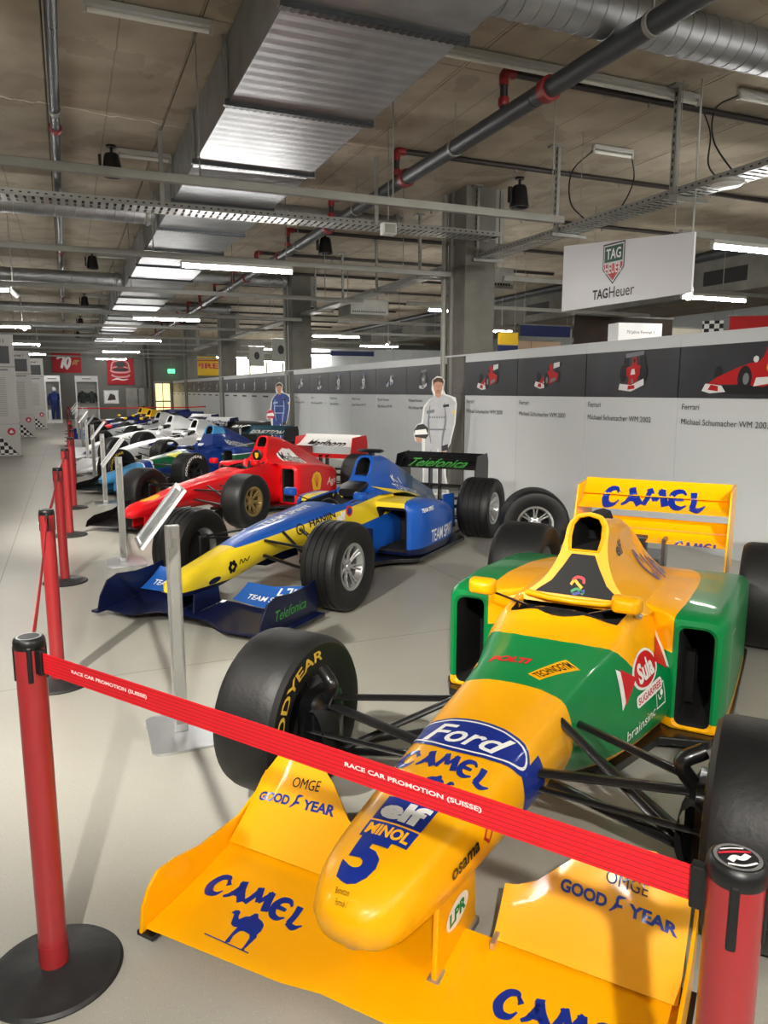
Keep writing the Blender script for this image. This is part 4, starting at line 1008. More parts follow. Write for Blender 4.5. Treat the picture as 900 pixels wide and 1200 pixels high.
def wheel(parent, x, y, r, w, side, rim, grooves=0, spokes=7, rr=.168, text_=None, inner_dark=False):
    """side=+1: outer face towards +y"""
    S = side; h = w/2
    prof = [(rr, -h*.78), (rr+.03, -h*.9), (r*.80, -h*1.0), (r*.92, -h*.97), (r*.975, -h*.86), (r*.995, -h*.72)]
    if grooves:
        for k in range(grooves):
            c = -h*.55+1.1*h*k/(grooves-1)
            prof += [(r, c-.008), (r-.007, c-.006), (r-.007, c+.006), (r, c+.008)]
    else: prof += [(r, -h*.4), (r*1.002, 0), (r, h*.4)]
    prof += [(r*.995, h*.72), (r*.975, h*.86), (r*.92, h*.97), (r*.80, h*1.0), (rr+.03, h*.9), (rr, h*.78)]
    t = MB().lathe(prof, (0, 0, 0), 'y', 48, cap=False)
    ny = len(prof)
    t = t.build('tyre', M_tyre, parent, smooth=30); t.location = (x, y, r)
    def part(m, nm, mm, sm=35):
        o = m.build(nm, mm, t, smooth=sm); return o
    part(MB().lathe([(rr+.004, -h*.8), (rr-.002, -h*.75), (rr-.02, -h*.5), (rr-.02, h*.3), (rr-.006, h*.74), (rr+.008, h*.80), (rr+.008, h*.83), (rr-.012, h*.80), (rr-.03, h*.5)] if S > 0 else
                    [(rr+.004, h*.8), (rr-.002, h*.75), (rr-.02, h*.5), (rr-.02, -h*.3), (rr-.006, -h*.74), (rr+.008, -h*.80), (rr+.008, -h*.83), (rr-.012, -h*.80), (rr-.03, -h*.5)], (0, 0, 0), 'y', 40, cap=False), 'rim', rim)
    part(MB().lathe([(0, S*h*.05), (rr-.02, S*h*.02)], (0, 0, 0), 'y', 30, cap=False), 'brake_disc', M_darkin)
    for k in range(spokes):
        a = 2*PI*k/spokes
        M = Matrix.Rotation(a, 4, 'Y')
        for q in (-.13, .13):
            p0 = Vector((.045*math.sin(q), S*h*.5, .045*math.cos(q))); p1 = Vector(((rr-.012)*math.sin(q*.9), S*h*.72, (rr-.012)*math.cos(q*.9)))
            part(MB().tube([M @ p0, M @ ((p0+p1)/2+Vector((0, -S*.008, 0))), M @ p1], [.011, .009, .010], 6), 'spoke', rim)
    part(MB().lathe([(.0, S*h*.62), (.03, S*h*.62), (.034, S*h*.56), (.06, S*h*.5), (.062, S*h*.3)], (0, 0, 0), 'y', 20, cap=False), 'wheel_hub', rim)
    if text_:
        body_, tm, face, a0, span = text_      # lettering round the side wall
        R = r*.80; v = fit_text(body_, R*span, r*.13, bold=.02)
        def fn(tx, ty):
            a = a0+tx/R*(-1 if face > 0 else 1); q = R+ty
            hh = h*(1.012-.9*abs(q/r-.80)*.3)
            return Vector((q*math.sin(a), face*hh, q*math.cos(a)))
        map_mark('tyre_lettering', v, tm, t, fn, .02)
    return t
def arm(parent, a, b, w=.014, flat=(1.7, .7), m=None, name='wishbone_arm'):
    return MB().tube([a, b], w, 8, flat=flat).build(name, m or M_carbon, parent, smooth=50)
def foil(chord, thick, camber, n=10):
    """closed aerofoil outline in (x, z), leading edge at 0"""
    up = []; lo = []
    for i in range(n+1):
        t = (1-math.cos(PI*i/n))/2
        yt = thick*(1.48*math.sqrt(t)-.63*t-1.75*t*t+1.42*t**3-.5*t**4)*1.0
        yc = camber*4*t*(1-t)
        up.append((t*chord, yc+yt)); lo.append((t*chord, yc-yt))
    return up+lo[::-1][1:-1]
def plane(name, m, parent, secs, mats=None):
    """wing element: secs = list of (y, x0, z0, chord, angle, thick, camber); angle>0 lifts the trailing edge"""
    R = []
    for y, x0, z0, ch, an, th, cb in secs:
        c, s = math.cos(an), math.sin(an)
        R.append([(x0+px*c-pz*s, y, z0+px*s+pz*c) for px, pz in foil(ch, th*ch, -cb*ch)])
    return MB().rings(R).build(name, mats or m, parent, smooth=40)
def plate(name, m, parent, loop, y, t=.008, bevel=.002):
    return MB().prism(loop, 'y', y-t/2, y+t/2).build(name, m, parent, bevel=bevel)
def mirror_part(parent, x, y, z, m, w=.14):
    s = 1 if y > 0 else -1
    a = MB().rings([[(x+dx, y+s*(yy-.0), z+zz) for yy, zz in rrect(w*k, .075*k, .02*k, 3)] for dx, k in ((-.055, .45), (-.045, .75), (-.02, .95), (.01, 1.0), (.015, .98))]).build('mirror', m, parent, smooth=40)
    MB().box(x+.0155, x+.017, y-w*.45, y+w*.45, z-.03, z+.03).build('mirror_glass', M_rim_s, a)
    arm(parent, (x+.01, y-s*.02, z-.02), (x+.12, y-s*.18, z-.10), .008, (1.6, .7), M_carbon, 'mirror_stalk')
    return a
def cockpit_bits(parent, x, z, w=.2, seat=None):
    MB().tube([(x+.05+.09*0, .11*math.cos(a), z+.08*math.sin(a)) for a in [2*PI*i/16 for i in range(17)]], .013, 8).build('steering_wheel', M_black, parent, smooth=50)
    MB().box(x+.03, x+.05, -.05, .05, z-.04, z+.04).build('steering_hub', M_carbon, parent, bevel=.006)
def camel_word(w, h):
    """five curly capitals drawn with brush strokes, in a box w x h"""
    def stroke(p, w_, n=6, k=1.16): return globals()["stroke"](p, [q*k for q in w_] if isinstance(w_, list) else w_*k, n)
    C = merge(stroke([(.86, .72), (.72, .98), (.35, .92), (.14, .5), (.34, .1), (.72, .06), (.95, .3)], [.06, .2, .3, .34, .3, .2, .06]), stroke([(.78, .95), (.98, .62)], [.05, .22], 1))
    A = merge(stroke([(.05, .04), (.32, .3), (.52, .98)], [.12, .22, .16]), stroke([(.42, .98), (.62, .5), (.98, .04)], [.3, .32, .3]), stroke([(.2, .32), (.8, .3)], .15, 1), stroke([(.3, .93), (.62, .98)], .12, 1))
    M_ = merge(stroke([(.02, .05), (.16, .5), (.24, .96)], [.22, .2, .2]), stroke([(.18, .98), (.5, .3)], [.24, .2], 1), stroke([(.5, .3), (.8, .98)], [.16, .2], 1), stroke([(.74, .96), (.84, .5), (1.0, .05)], [.26, .28, .28]))
    E_ = merge(stroke([(.92, .8), (.66, .96), (.28, .85), (.12, .48), (.3, .12), (.66, .04), (.98, .22)], [.1, .2, .28, .32, .28, .2, .06]), stroke([(.2, .5), (.78, .52)], [.2, .14], 1))
    L = merge(stroke([(.2, .98), (.26, .5), (.22, .1)], [.34, .3, .3]), stroke([(.12, .12), (.6, .06), (.98, .34)], [.22, .24, .05]))
    out = []; x = 0
    ws = (.95, 1.05, 1.2, .95, .85)
    tot = sum(ws)+.12*4
    for i, (g, gw) in enumerate(zip((C, A, M_, E_, L), ws)):
        out.append(([((x+p[0]*gw)/tot*w-w/2, (p[1]-.5)*h) for p in g[0]], g[1])); x += gw+.12
    return merge(*out)
def bend(s, k):
    """arch a word: middle raised by k"""
    W = max(abs(p[0]) for p in s[0])
    return [(p[0], p[1]+k*(1-(p[0]/W)**2)-k*.5) for p in s[0]], s[1]
def camel_animal(sz):
    P = [(-.50, .18), (-.47, .26), (-.40, .30), (-.33, .27), (-.30, .16), (-.24, .10), (-.16, .22), (-.08, .26), (-.03, .38), (.04, .40), (.12, .30), (.24, .27), (.34, .20), (.38, .05), (.36, -.06), (.40, -.12), (.36, -.46), (.40, -.50), (.30, -.50), (.31, -.44), (.28, -.20), (.22, -.12), (.05, -.10), (-.02, -.14), (-.06, -.30), (-.02, -.46), (-.10, -.50), (-.12, -.46), (-.13, -.28), (-.13, -.08), (-.22, -.10), (-.32, -.06), (-.38, .08), (-.42, .17)]
    return shape([(x*sz, y*sz) for x, y in P])
# ================================================================== CAR 1: yellow, green and blue
YEL = rgb(252, 178, 0); GRN = rgb(0, 130, 66); BLU = rgb(16, 44, 140)
M_yel1 = gloss('yellow car paint', YEL, noise=(2, .25, rgb(247, 172, 0)))
M_blu1 = gloss('blue decal', BLU); M_wht1 = gloss('white decal', rgb(244, 244, 240)); M_blk1 = gloss('black decal', rgb(16, 16, 18))
M_red1 = gloss('red decal', rgb(206, 26, 36)); M_grn1 = gloss('green decal', GRN); M_yel_txt = mat('tyre yellow lettering', rgb(214, 176, 60), rough=.6)
def p_tub(nt, x, y, z):
    saddle = (((x-1.62)/1.0).abs().pow(2.6)+(y/.47).abs().pow(2.6)) < 1
    g = (x > .215) & ~(saddle & (z > .44)) & (z > (.155+(x-.3)*(-.02)))
    return [(g, GRN)]
M_tub = gloss('yellow green tub paint', YEL, paint=p_tub)
def p_pod(nt, x, y, z):
    saddle = (((x-1.62)/1.0).abs().pow(2.6)+(y/.47).abs().pow(2.6)) < 1
    return [(~(saddle & (z > .44)) & (z > .135), GRN)]
M_pod = gloss('green yellow pod paint', YEL, paint=p_pod)
c1 = empty('formula_car', (1.281, 2.081, 0), .67, 'yellow and green formula race car with blue oval badge on its nose', 'race car')
# half profile: bottom centre, bottom edge, low side, mid side, shoulder, rim, inner wall, top centre
def tub(x, hb, hm, ht, zb, zt, crown=.03, well=None, zl=None):
    zl = zb if zl is None else zl
    top = zt+crown
    if well is None: inner = [(ht*.62, zt+crown*.62), (ht*.3, zt+crown*.92), (0, top)]
    else: inner = [(ht*.80, zt+.012), (ht*.72, well+.1), (0, well)]
    return (x, [(0, zb), (hb*.7, zb+.004), (hb, zb+(zt-zb)*.16), (hm, zb+(zt-zb)*.52), (ht, zt-(zt-zb)*.06)]+inner)
st = [(-.985, [(0, .345), (.012, .346), (.02, .35), (.024, .358), (.02, .366), (.014, .37), (.006, .372), (0, .372)]),
      (-.972, [(0, .31), (.035, .312), (.062, .325), (.075, .355), (.062, .385), (.045, .396), (.02, .401), (0, .402)]),
      (-.938, [(0, .288), (.05, .29), (.09, .308), (.108, .35), (.092, .398), (.066, .416), (.03, .426), (0, .428)]),
      (-.862, [(0, .272), (.065, .274), (.115, .298), (.135, .36), (.118, .425), (.085, .445), (.04, .456), (0, .458)]),
      tub(-.70, .14, .155, .135, .262, .455, .02), tub(-.45, .165, .182, .155, .255, .47, .022), tub(-.15, .188, .208, .178, .245, .487, .026),
      tub(.22, .205, .232, .200, .20, .508, .03), tub(.45, .255, .27, .225, .12, .528, .034), tub(.65, .325, .322, .262, .08, .552, .038),
      tub(.78, .365, .358, .285, .075, .575, .045), tub(.835, .38, .37, .292, .072, .592, .055), tub(.86, .385, .377, .296, .072, .595, 0, .42), tub(.95, .405, .397, .305, .07, .60, 0, .32),
      tub(1.10, .435, .43, .32, .07, .605, 0, .34), tub(1.20, .43, .44, .33, .07, .61, 0, .5), tub(1.24, .44, .445, .335, .07, .61, .02), tub(1.5, .44, .445, .34, .07, .60, .02)]
o_tub = body('monocoque', st, [M_tub, M_darkin], c1, step=.035, sub=4, fmat=lambda c: 1 if (.862 < c.x < 1.22 and abs(c.y) < .27 and c.z < .598) else 0)
# windscreen lip
MB().rings([[(.80+.05*(abs(t)**2)*3.0+dx, t*.24, .63-.12*abs(t)**2.5+dz) for dx, dz in ((0, 0), (.012, .035), (.02, .034), (.012, -.02))] for t in [-1+i/8 for i in range(17)]]).build('windscreen', M_glass, c1, smooth=50)
# engine cover with intake: tilted front ring
fr = [(.33, .60), (.255, .632), (.175, .70), (.125, .79), (.104, .88), (.098, .95), (.062, 1.0), (0, 1.015)]
cov = [(1.10, [(y, z, (z-.60)*.55) for y, z in fr]), (1.42, [(.36, .59), (.275, .635), (.19, .71), (.135, .80), (.108, .88), (.092, .935), (.055, .972), (0, .985)]),
       (1.75, [(.37, .57), (.29, .615), (.2, .69), (.135, .77), (.1, .84), (.08, .89), (.048, .925), (0, .935)]), (2.2, [(.35, .50), (.28, .54), (.19, .60), (.12, .67), (.08, .73), (.06, .77), (.035, .795), (0, .803)]),
       (2.62, [(.27, .42), (.22, .45), (.15, .50), (.095, .55), (.06, .59), (.045, .61), (.025, .625), (0, .63)]), (2.95, [(.16, .36), (.13, .38), (.1, .41), (.07, .44), (.05, .46), (.035, .475), (.02, .48), (0, .482)])]
o_cov = body('engine_cover', cov, M_yel1, c1, step=.05, sub=3, cap=(False, True))
# front frame of the intake with the opening, and the black headrest panel
h = spline([(y, z, 0) for y, z in fr], 3); outl = [(p.x, p.y) for p in h]+[(-p.x, p.y) for p in reversed(h[:-1])]
hole = [(.062, .845), (.07, .90), (.066, .955), (.045, .985), (0, .995), (-.045, .985), (-.066, .955), (-.07, .90), (-.062, .845)]
fx_ = lambda z: 1.10+(z-.60)*.55
fv, ff = shape(outl, [hole]); m = MB(); m.v = [(fx_(z), y, z) for y, z in fv]; m.f = ff; m.m = [0]*len(ff)
o_frame = m.build('intake_frame', M_yel1, c1)
m = MB(); m.rings([[(fx_(z)+d, y*(1-d*.6), z) for y, z in hole] for d in (0, .1, .3)], False, True); m.build('intake_duct', M_darkin, c1, smooth=40)
m = MB(); m.rings([[(fx_(z)-.004, y, z) for y, z in hole], [(fx_(z)-.012, y*1.1, z+(z-.92)*.06) for y, z in hole], [(fx_(z)-.002, y*1.25, z+(z-.92)*.14) for y, z in hole]], False, False); m.build('intake_lip', M_yel1, c1, smooth=60)
hp = [(.055, .825), (-.055, .825), (-.085, .77), (-.13, .70), (-.19, .655), (-.2, .645), (.2, .645), (.19, .655), (.13, .70), (.085, .77)]
m = MB(); v, f = shape(hp); m.v = [(fx_(z)-.006, y, z) for y, z in v]; m.f = f; m.m = [0]*len(f); o_hp = m.build('headrest_panel', mat('matt black pad', rgb(16, 16, 17), rough=.7, noise=(30, .4, rgb(22, 22, 23))), c1)
MB().tube([(fx_(.64)-.02, -.24, .638), (fx_(.64)-.05, -.12, .632), (fx_(.64)-.055, 0, .63), (fx_(.64)-.05, .12, .632), (fx_(.64)-.02, .24, .638)], .014, 10).build('headrest_lip', M_yel1, c1, smooth=60)
for q, (cc, pts) in enumerate(((M_red1, [(-.03, .02), (-.01, .035), (.02, .03), (.025, .01)]), (M_yel1, [(-.035, 0), (-.02, .02), (.0, .005), (.02, -.01)]), (M_grn1, [(-.03, -.03), (0, -.015), (.03, -.035)]), (M_blu1, [(-.02, -.042), (.01, -.03), (.035, -.02)]))):
    s = stroke(pts, .013); mm_ = MB(); mm_.v = [(fx_(z+.69)-.008, -x, z+.69) for x, z in s[0]]; mm_.f = s[1]; mm_.m = [0]*len(s[1]); mm_.build('panel_emblem', cc, o_hp)
# side pods with open inlets
def pod(sgn):
    def ring(x, y0, y1, z0, z1, r0, r1):
        """closed ring: rounded rectangle, radius r1 on the outer top, r0 elsewhere"""
        o = []
        for (cx, cz, rr_, a0) in ((y1, z1, r1, 90), (y1, z0, r0, 0), (y0, z0, r0, -90), (y0, z1, r0, -180)):
            sx = -1 if cx == y1 else 1; sz = -1 if cz == z1 else 1
            for k in range(6):
                a = math.radians(a0-90*k/5); o.append((x, sgn*(cx+sx*rr_+rr_*math.cos(a)), cz+sz*rr_+rr_*math.sin(a)))
        return o
    m = MB()
    R = [ring(1.62, .475, .58, .15, .50, .02, .02), ring(1.16, .47, .602, .115, .552, .03, .04), ring(1.122, .462, .610, .107, .562, .03, .045), ring(1.112, .45, .622, .098, .575, .03, .05), ring(1.118, .435, .640, .088, .598, .02, .05), ring(1.15, .40, .657, .082, .612, .02, .055), ring(1.22, .30, .668, .08, .62, .02, .06), ring(1.5, .1, .68, .078, .622, .02, .06),
         ring(1.9, .1, .688, .078, .60, .02, .06), ring(2.2, .1, .69, .08, .572, .02, .05), ring(2.36, .1, .68, .085, .55, .02, .05), ring(2.48, .1, .60, .09, .525, .02, .05), ring(2.62, .08, .45, .1, .49, .02, .05), ring(2.85, .06, .3, .11, .42, .02, .04)]
    m.rings(R, True, True)
    nr = 24
    m.m = [1 if i < 2*nr else 0 for i in range(len(m.f))]; m.m[-2] = 1
    o = m.build('side_pod', [M_pod, M_darkin], c1, smooth=35)
    for k in range(3):
        MB().box(1.3+k*.02, 1.31+k*.02, sgn*.5-.02, sgn*.5+.05, .15+k*.04, .4, None).build('radiator_vane', M_carbon, o)
    return o
o_pl = pod(1); o_pr = pod(-1)
# flat floor
MB().prism([(.62, -.3), (1.0, -.42), (1.06, -.62), (1.2, -.69), (2.45, -.7), (2.6, -.5), (3.1, -.45), (3.1, .45), (2.6, .5), (2.45, .7), (1.2, .69), (1.06, .62), (1.0, .42), (.62, .3)], 'z', .045, .085).build('floor_tray', M_carbon, c1, bevel=.006)
# front wing
for s in (1, -1):
    # flap: curved surface with a stepped top edge
    yk = [.225, .26, .31, .40, .48, .60, .66, .70]; xt = [-.475, -.47, -.445, -.39, -.35, -.335, -.345, -.38]; zt_ = [.235, .24, .255, .325, .365, .37, .335, .27]
    rows = []
    for y_, x_, z_ in zip(yk, xt, zt_):
        x0, z0 = -.565, .125
        rows.append([(x0+(x_-x0)*t, s*y_, z0+(z_-z0)*(t*.75+.25*t*t)) for t in (0, .25, .5, .75, 1)]+[(x0+(x_-x0)*t+.008, s*y_, z0+(z_-z0)*(t*.75+.25*t*t)-.008) for t in (1, .75, .5, .25, 0)])
    o = MB().rings(rows).build('wing_flap', M_yel1, c1, smooth=40)
    o['side'] = s
    if s > 0: o_fl = o
    else: o_fr = o
    ep = [(-.945, .045), (-.935, .12), (-.91, .165), (-.87, .20), (-.80, .20), (-.68, .178), (-.5, .18), (-.40, .22), (-.34, .27), (-.33, .10), (-.40, .045)]
    plate('end_plate', M_yel1, c1, ep, s*.712, .01); MB().box(-.94, -.40, s*.70-.03*(1 if s > 0 else 1), s*.70+.03, .032, .046).build('skid_foot', M_carbon, c1)
    plate('nose_post', M_yel1, c1, [(-.735, .075), (-.72, .33), (-.47, .30), (-.455, .06)], s*.125, .016, .005)
    MB().box(-.74, -.45, s*.125-.018, s*.125+.018, .062, .086).build('post_foot', M_rim_s, c1, bevel=.004)
    MB().box(-.60, -.53, s*.235-.006, s*.235+.006, .12, .14).build('flap_bracket', M_rim_s, c1)
plane('wing_main_plane', M_yel1, c1, [(-.705, -.93, .055, .39, .15, .045, .03), (-.24, -.91, .06, .37, .13, .045, .03), (-.12, -.895, .066, .36, .10, .045, .02), (.12, -.895, .066, .36, .10, .045, .02), (.24, -.91, .06, .37, .13, .045, .03), (.705, -.93, .055, .39, .15, .045, .03)])
o_mains = [o for o in c1.children if o.name.startswith('wing_main_plane')]
# rear wing
RWX = 3.12
for s in (1, -1): plate('rear_end_plate', M_yel1, c1, [(3.0, .34), (3.02, .63), (3.1, .86), (3.13, .925), (3.5, .945), (3.56, .87), (3.56, .34)], s*.51, .012)
def rearp(name, x0, z0, ch, an):
    return plane(name, M_yel1, c1, [(-.5, x0, z0, ch, an, .05, .08), (.5, x0, z0, ch, an, .05, .08)])
o_rw = rearp('rear_wing_plane', 3.08, .77, .20, .42); o_rw2 = rearp('rear_wing_flap', 3.22, .855, .16, .70)
o_rl = rearp('rear_lower_plane', 3.0, .565, .2, .30)
rearp('rear_lower_flap', 3.17, .63, .12, .55)
for s in (-.12, .12): MB().box(2.98, 3.1, s-.012, s+.012, .36, .60).build('wing_pylon', M_carbon, c1, bevel=.003)
MB().box(2.95, 3.35, -.09, .09, .30, .46).build('gearbox', M_carbon, c1, bevel=.02); MB().box(3.0, 3.1, .0, .13, .47, .60).build('tail_light', M_black, c1, bevel=.01)
# wheels
wheel(c1, 0, .855, .325, .29, 1, M_rim_s, text_=('GOODYEAR', M_yel_txt, -1, -1.0, 2.2))
wheel(c1, 0, -.845, .32, .29, -1, M_rim_s, text_=('GOODYEAR', M_yel_txt, 1, -1.0, 2.2))
wheel(c1, 2.83, .80, .33, .37, 1, M_rim_s); wheel(c1, 2.83, -.80, .33, .37, -1, M_rim_s)
for s in (1, -1):
    H_ = lambda z: (.0, s*.72, z)
    arm(c1, (.02, s*.17, .30), (-.02, s*.70, .20), .02, (1.5, .6)); arm(c1, (.42, s*.24, .24), (0.0, s*.70, .2), .014)
    arm(c1, (-.12, s*.17, .39), (.0, s*.70, .40), .016); arm(c1, (.30, s*.2, .40), (.02, s*.70, .41), .014)
    arm(c1, (.16, s*.17, .475), (-.02, s*.68, .18), .016, (1.2, .8), M_carbon, 'push_rod'); arm(c1, (-.1, s*.17, .33), (-.1, s*.70, .32), .012, (1.4, .7), M_carbon, 'track_rod')
    MB().rings([[(dx*k, s*yy, .30+dz*k) for dx, dz in rrect(.2, .3, .05, 3)] for yy, k in ((.64, .6), (.67, 1), (.74, 1), (.76, .8))]).build('upright', M_carbon, c1, smooth=40)
    MB().tube(spline([(-.02, s*.66, .42), (-.05, s*.62, .50), (-.02, s*.68, .54)], 4), .025, 8).build('brake_duct', M_carbon, c1, smooth=50)
    MB().rings([[(-.12+d, s*.67+.05*math.cos(a), .30+.11*math.sin(a)) for a in [2*PI*i/14 for i in range(14)]] for d in (0, .12)], False, False).build('brake_scoop', M_darkin, c1, smooth=50)
    arm(c1, (2.6, s*.22, .36), (2.83, s*.64, .40), .016); arm(c1, (3.0, s*.15, .36), (2.85, s*.64, .41), .016); arm(c1, (2.5, s*.3, .2), (2.83, s*.64, .2), .016); arm(c1, (2.84, s*.12, .30), (2.83, s*.64, .32), .022, (1, 1), M_carbon, 'drive_shaft')
    mirror_part(c1, .87, .375 if s > 0 else -.275, .705, M_yel1, .13)
cockpit_bits(c1, .93, .52)
MB().lathe([(.018, 0), (.02, .012), (.012, .02)], (1.02, -.30, .61), 'z', 14).build('belt_bolt', M_rim_s, c1, smooth=40)
# ---------------------------------------------------------------- lettering and badges
B1 = bvh_of([o_tub]); 
def nose(name, s, m_, x0, R=.2, off=.0022, dx=0., zc=.34, step=.018):
    return map_mark(name, move(s, dx, 0), m_, o_tub, wrapper(B1, x0, zc, R, off), step)
nose('race_number', fit_text('5', .125, .165, bold=.05), M_blu1, -.845, .16, dx=-.02)
nose('badge_box', shape([(-.085, -.09), (.085, -.09), (.085, .09), (-.085, .09)]), M_blu1, -.69, .17, .0018, dx=0)
nose('badge_lettering', move(fit_text('elf', .15, .085, bold=.05), 0, .035), M_wht1, -.69, .17, .0034)
nose('badge_stripe', shape([(-.085, -.085), (.085, -.085), (.085, -.018), (-.085, -.018)], ), M_yel1, -.69, .17, .0028)
nose('badge_ground', shape([(-.085, -.09), (.085, -.09), (.085, -.025), (-.085, -.025)]), M_blu1, -.69, .17, .0032)
nose('badge_lettering', move(fit_text('MINOL', .15, .045, bold=.04), 0, -.058), M_yel1, -.69, .17, .0046)
nose('camel_figure', move(camel_animal(.12), 0, 0, sx=-1), M_blu1, -.50, .19, dx=.02)
nose('nose_lettering', bend(camel_word(.34, .085), .03), M_blu1, -.39, .20)
nose('oval_badge', shape(oval(.245, .105, 48)), M_blu1, -.21, .21, .0018); nose('oval_ring', shape(oval(.226, .091, 48), [oval(.216, .083, 48)]), M_wht1, -.21, .21, .003)
nose('oval_lettering', fit_text('Ford', .31, .11, bold=.015, shear=.35), M_wht1, -.215, .21, .0032)
nose('side_patch', shape([(-.11, -.12), (.11, -.13), (.11, .1), (-.11, .02)]), M_blu1, -.12, .21, .0012, dx=.34); nose('side_patch', shape([(-.11, -.13), (.11, -.12), (.11, .02), (-.11, .1)]), M_blu1, -.12, .21, .0012, dx=-.34)
nose('team_lettering', merge(move(fit_text('Benetton', .06, .012), -.01, .012), move(fit_text('Formula 1', .06, .012), 0, -.008)), M_blk1, -.955, .14, dx=-.02)
nose('tub_lettering', fit_text('POLTI', .16, .05, bold=.06, shear=.2), M_red1, .40, .22, dx=-.07)
nose('tub_patch', move(shape([(-.1, -.03), (.1, -.03), (.1, .03), (-.1, .03)]), rot=1.15), M_yel1, .38, .22, .0018, dx=.10); nose('tub_lettering', move(fit_text('TECHNOGYM', .18, .04, bold=.02), rot=1.15), M_blk1, .38, .22, .0032, dx=.10)
nose('tub_patch', move(shape(oval(.08, .03)), rot=-.9), M_yel1, .42, .22, .0018, dx=-.24)
# flank
BPD = bvh_of([o_pr])
for s_ in (shape([(-.001, -.2), (.004, -.2), (.004, .2), (-.001, .2)]), shape([(0, .195), (.12, .195), (.12, .2), (0, .2)])):
    map_mark('pod_line', s_, M_wht1, o_pr, projector(BPD, (1.24, -1.1, .33), (1, 0, 0), (0, 0, 1), (0, 1, 0), .002, 1.), .05)
FL = projector(B1, (.86, -.45, .44), (.93, -.36, .1), (0, .0, 1), (.3, .95, -.12), .003, .8)
candy = merge(shape(oval(.085, .05)), shape([(-.16, .055), (-.075, .0), (-.16, -.055)]), shape([(.16, .055), (.075, .0), (.16, -.055)]))
map_mark('candy_badge', move(candy, 0, 0, 1.55), M_wht1, o_tub, FL, .02)
FL2 = projector(B1, (.86, -.45, .44), (.93, -.36, .1), (0, .0, 1), (.3, .95, -.12), .0045, .8); FL3 = projector(B1, (.86, -.45, .44), (.93, -.36, .1), (0, 0, 1), (.3, .95, -.12), .006, .8)
map_mark('candy_badge', move(candy, 0, 0, 1.35), M_red1, o_tub, FL2, .02); map_mark('badge_lettering', fit_text('Sula', .165, .085, bold=.04), M_wht1, o_tub, FL3, .02)
map_mark('badge_strip', move(shape(rrect(.26, .05, .018)), .0, -.1), M_wht1, o_tub, FL2, .02); map_mark('badge_lettering', move(fit_text('SUGARFREE', .23, .03, bold=.02), 0, -.1), M_red1, o_tub, FL3, .02)
map_mark('flank_lettering', move(fit_text('brainsinc', .26, .045), -.09, -.20, rot=.05), M_wht1, o_tub, FL2, .02)
map_mark('flank_frame', move(shape([(-.045, -.05), (.045, -.05), (.045, .05), (-.045, .05)], [[(-.039, -.044), (.039, -.044), (.039, .044), (-.039, .044)]]), .10, -.15), M_wht1, o_tub, FL2, .02)
map_mark('flank_frame', move(merge(shape(oval(.014, .014, 14, (.012, .008))), stroke([(-.025, .01), (-.01, -.015), (.012, -.01)], .006)), .10, -.15), M_wht1, o_tub, FL2, .02)
# nose post and side lettering
flat_mark('post_badge', shape(oval(.075, .04)), M_wht1, c1, (-.60, -.1345, .20), (1, 0, .0), (0, 0, 1), .0005); flat_mark('post_lettering', fit_text('LPR', .11, .04, bold=.04), M_grn1, c1, (-.60, -.1345, .20), (1, 0, 0), (0, 0, 1), .0015)
NS = projector(B1, (-.62, -.3, .385), (1, 0, .06), (0, 0, 1), (0, 1, -.1), .003, .6)
map_mark('nose_lettering', fit_text('osama', .15, .03, bold=.03), M_blk1, o_tub, NS, .02); map_mark('nose_badge', move(shape([(-.03, 0), (0, .03), (.03, 0), (0, -.03)], [[(-.018, 0), (0, .018), (.018, 0), (0, -.018)]]), .13, .0), M_red1, o_tub, NS, .02)
# front wing words
BM = bvh_of(o_mains); BF = bvh_of([o_fl, o_fr])
for s in (1, -1):
    W = projector(BM, (-.73, s*.47, .4), (0, -1, 0), (1, 0, 0), (0, 0, -1), .002, 1.)
    map_mark('wing_lettering', move(bend(camel_word(.36, .075), .02), 0, .02), M_blu1, o_mains[0], W, .03)
    map_mark('camel_figure', move(camel_animal(.14), .03, -.075, sx=-1 if s < 0 else 1), M_blu1, o_mains[0], W, .03)
    map_mark('ground_line', move(shape([(-.09, -.002), (.07, -.002), (.07, .002), (-.09, .002)]), .03, -.145), M_blu1, o_mains[0], W, .03)
    W = projector(BF, (-.42, s*.52, .5), (0, -1, 0), (1, 0, 0), (0, 0, -1), .003, 1.)
    tgt = o_fl if s > 0 else o_fr
    map_mark('flap_lettering', move(fit_text('GOOD', .125, .021, bold=.04), -.085, -.02), M_blu1, tgt, W, .02); map_mark('flap_lettering', move(fit_text('YEAR', .125, .021, bold=.04), .095, -.02), M_blu1, tgt, W, .02)
    map_mark('wing_foot', move(merge(stroke([(-.03, -.02), (-.005, 0), (.0, .02), (.03, .025)], [.004, .014, .012, .003]), stroke([(-.01, 0), (.02, .0)], .008, 1)), .005, -.02, .62), M_blu1, tgt, W, .02)
    map_mark('flap_lettering', move(fit_text('OMGE', .11, .021), .02, .02), M_blk1, tgt, W, .02)
BR = bvh_of([o_rw, o_rw2])
map_mark('rear_lettering', bend(camel_word(.70, .125), .02), M_blu1, o_rw, projector(BR, (2.8, 0, .882), (0, -1, 0), (0, 0, 1), (1, 0, -.1), .003, 1.2), .04)
BR = bvh_of([o_rl])
for s in (1, -1): map_mark('rear_lettering', camel_word(.28, .05), M_blu1, o_rl, projector(BR, (2.8, s*.33, .605), (0, -1, 0), (0, 0, 1), (1, 0, -.2), .003, 1.2), .04)
BC = bvh_of([o_cov])
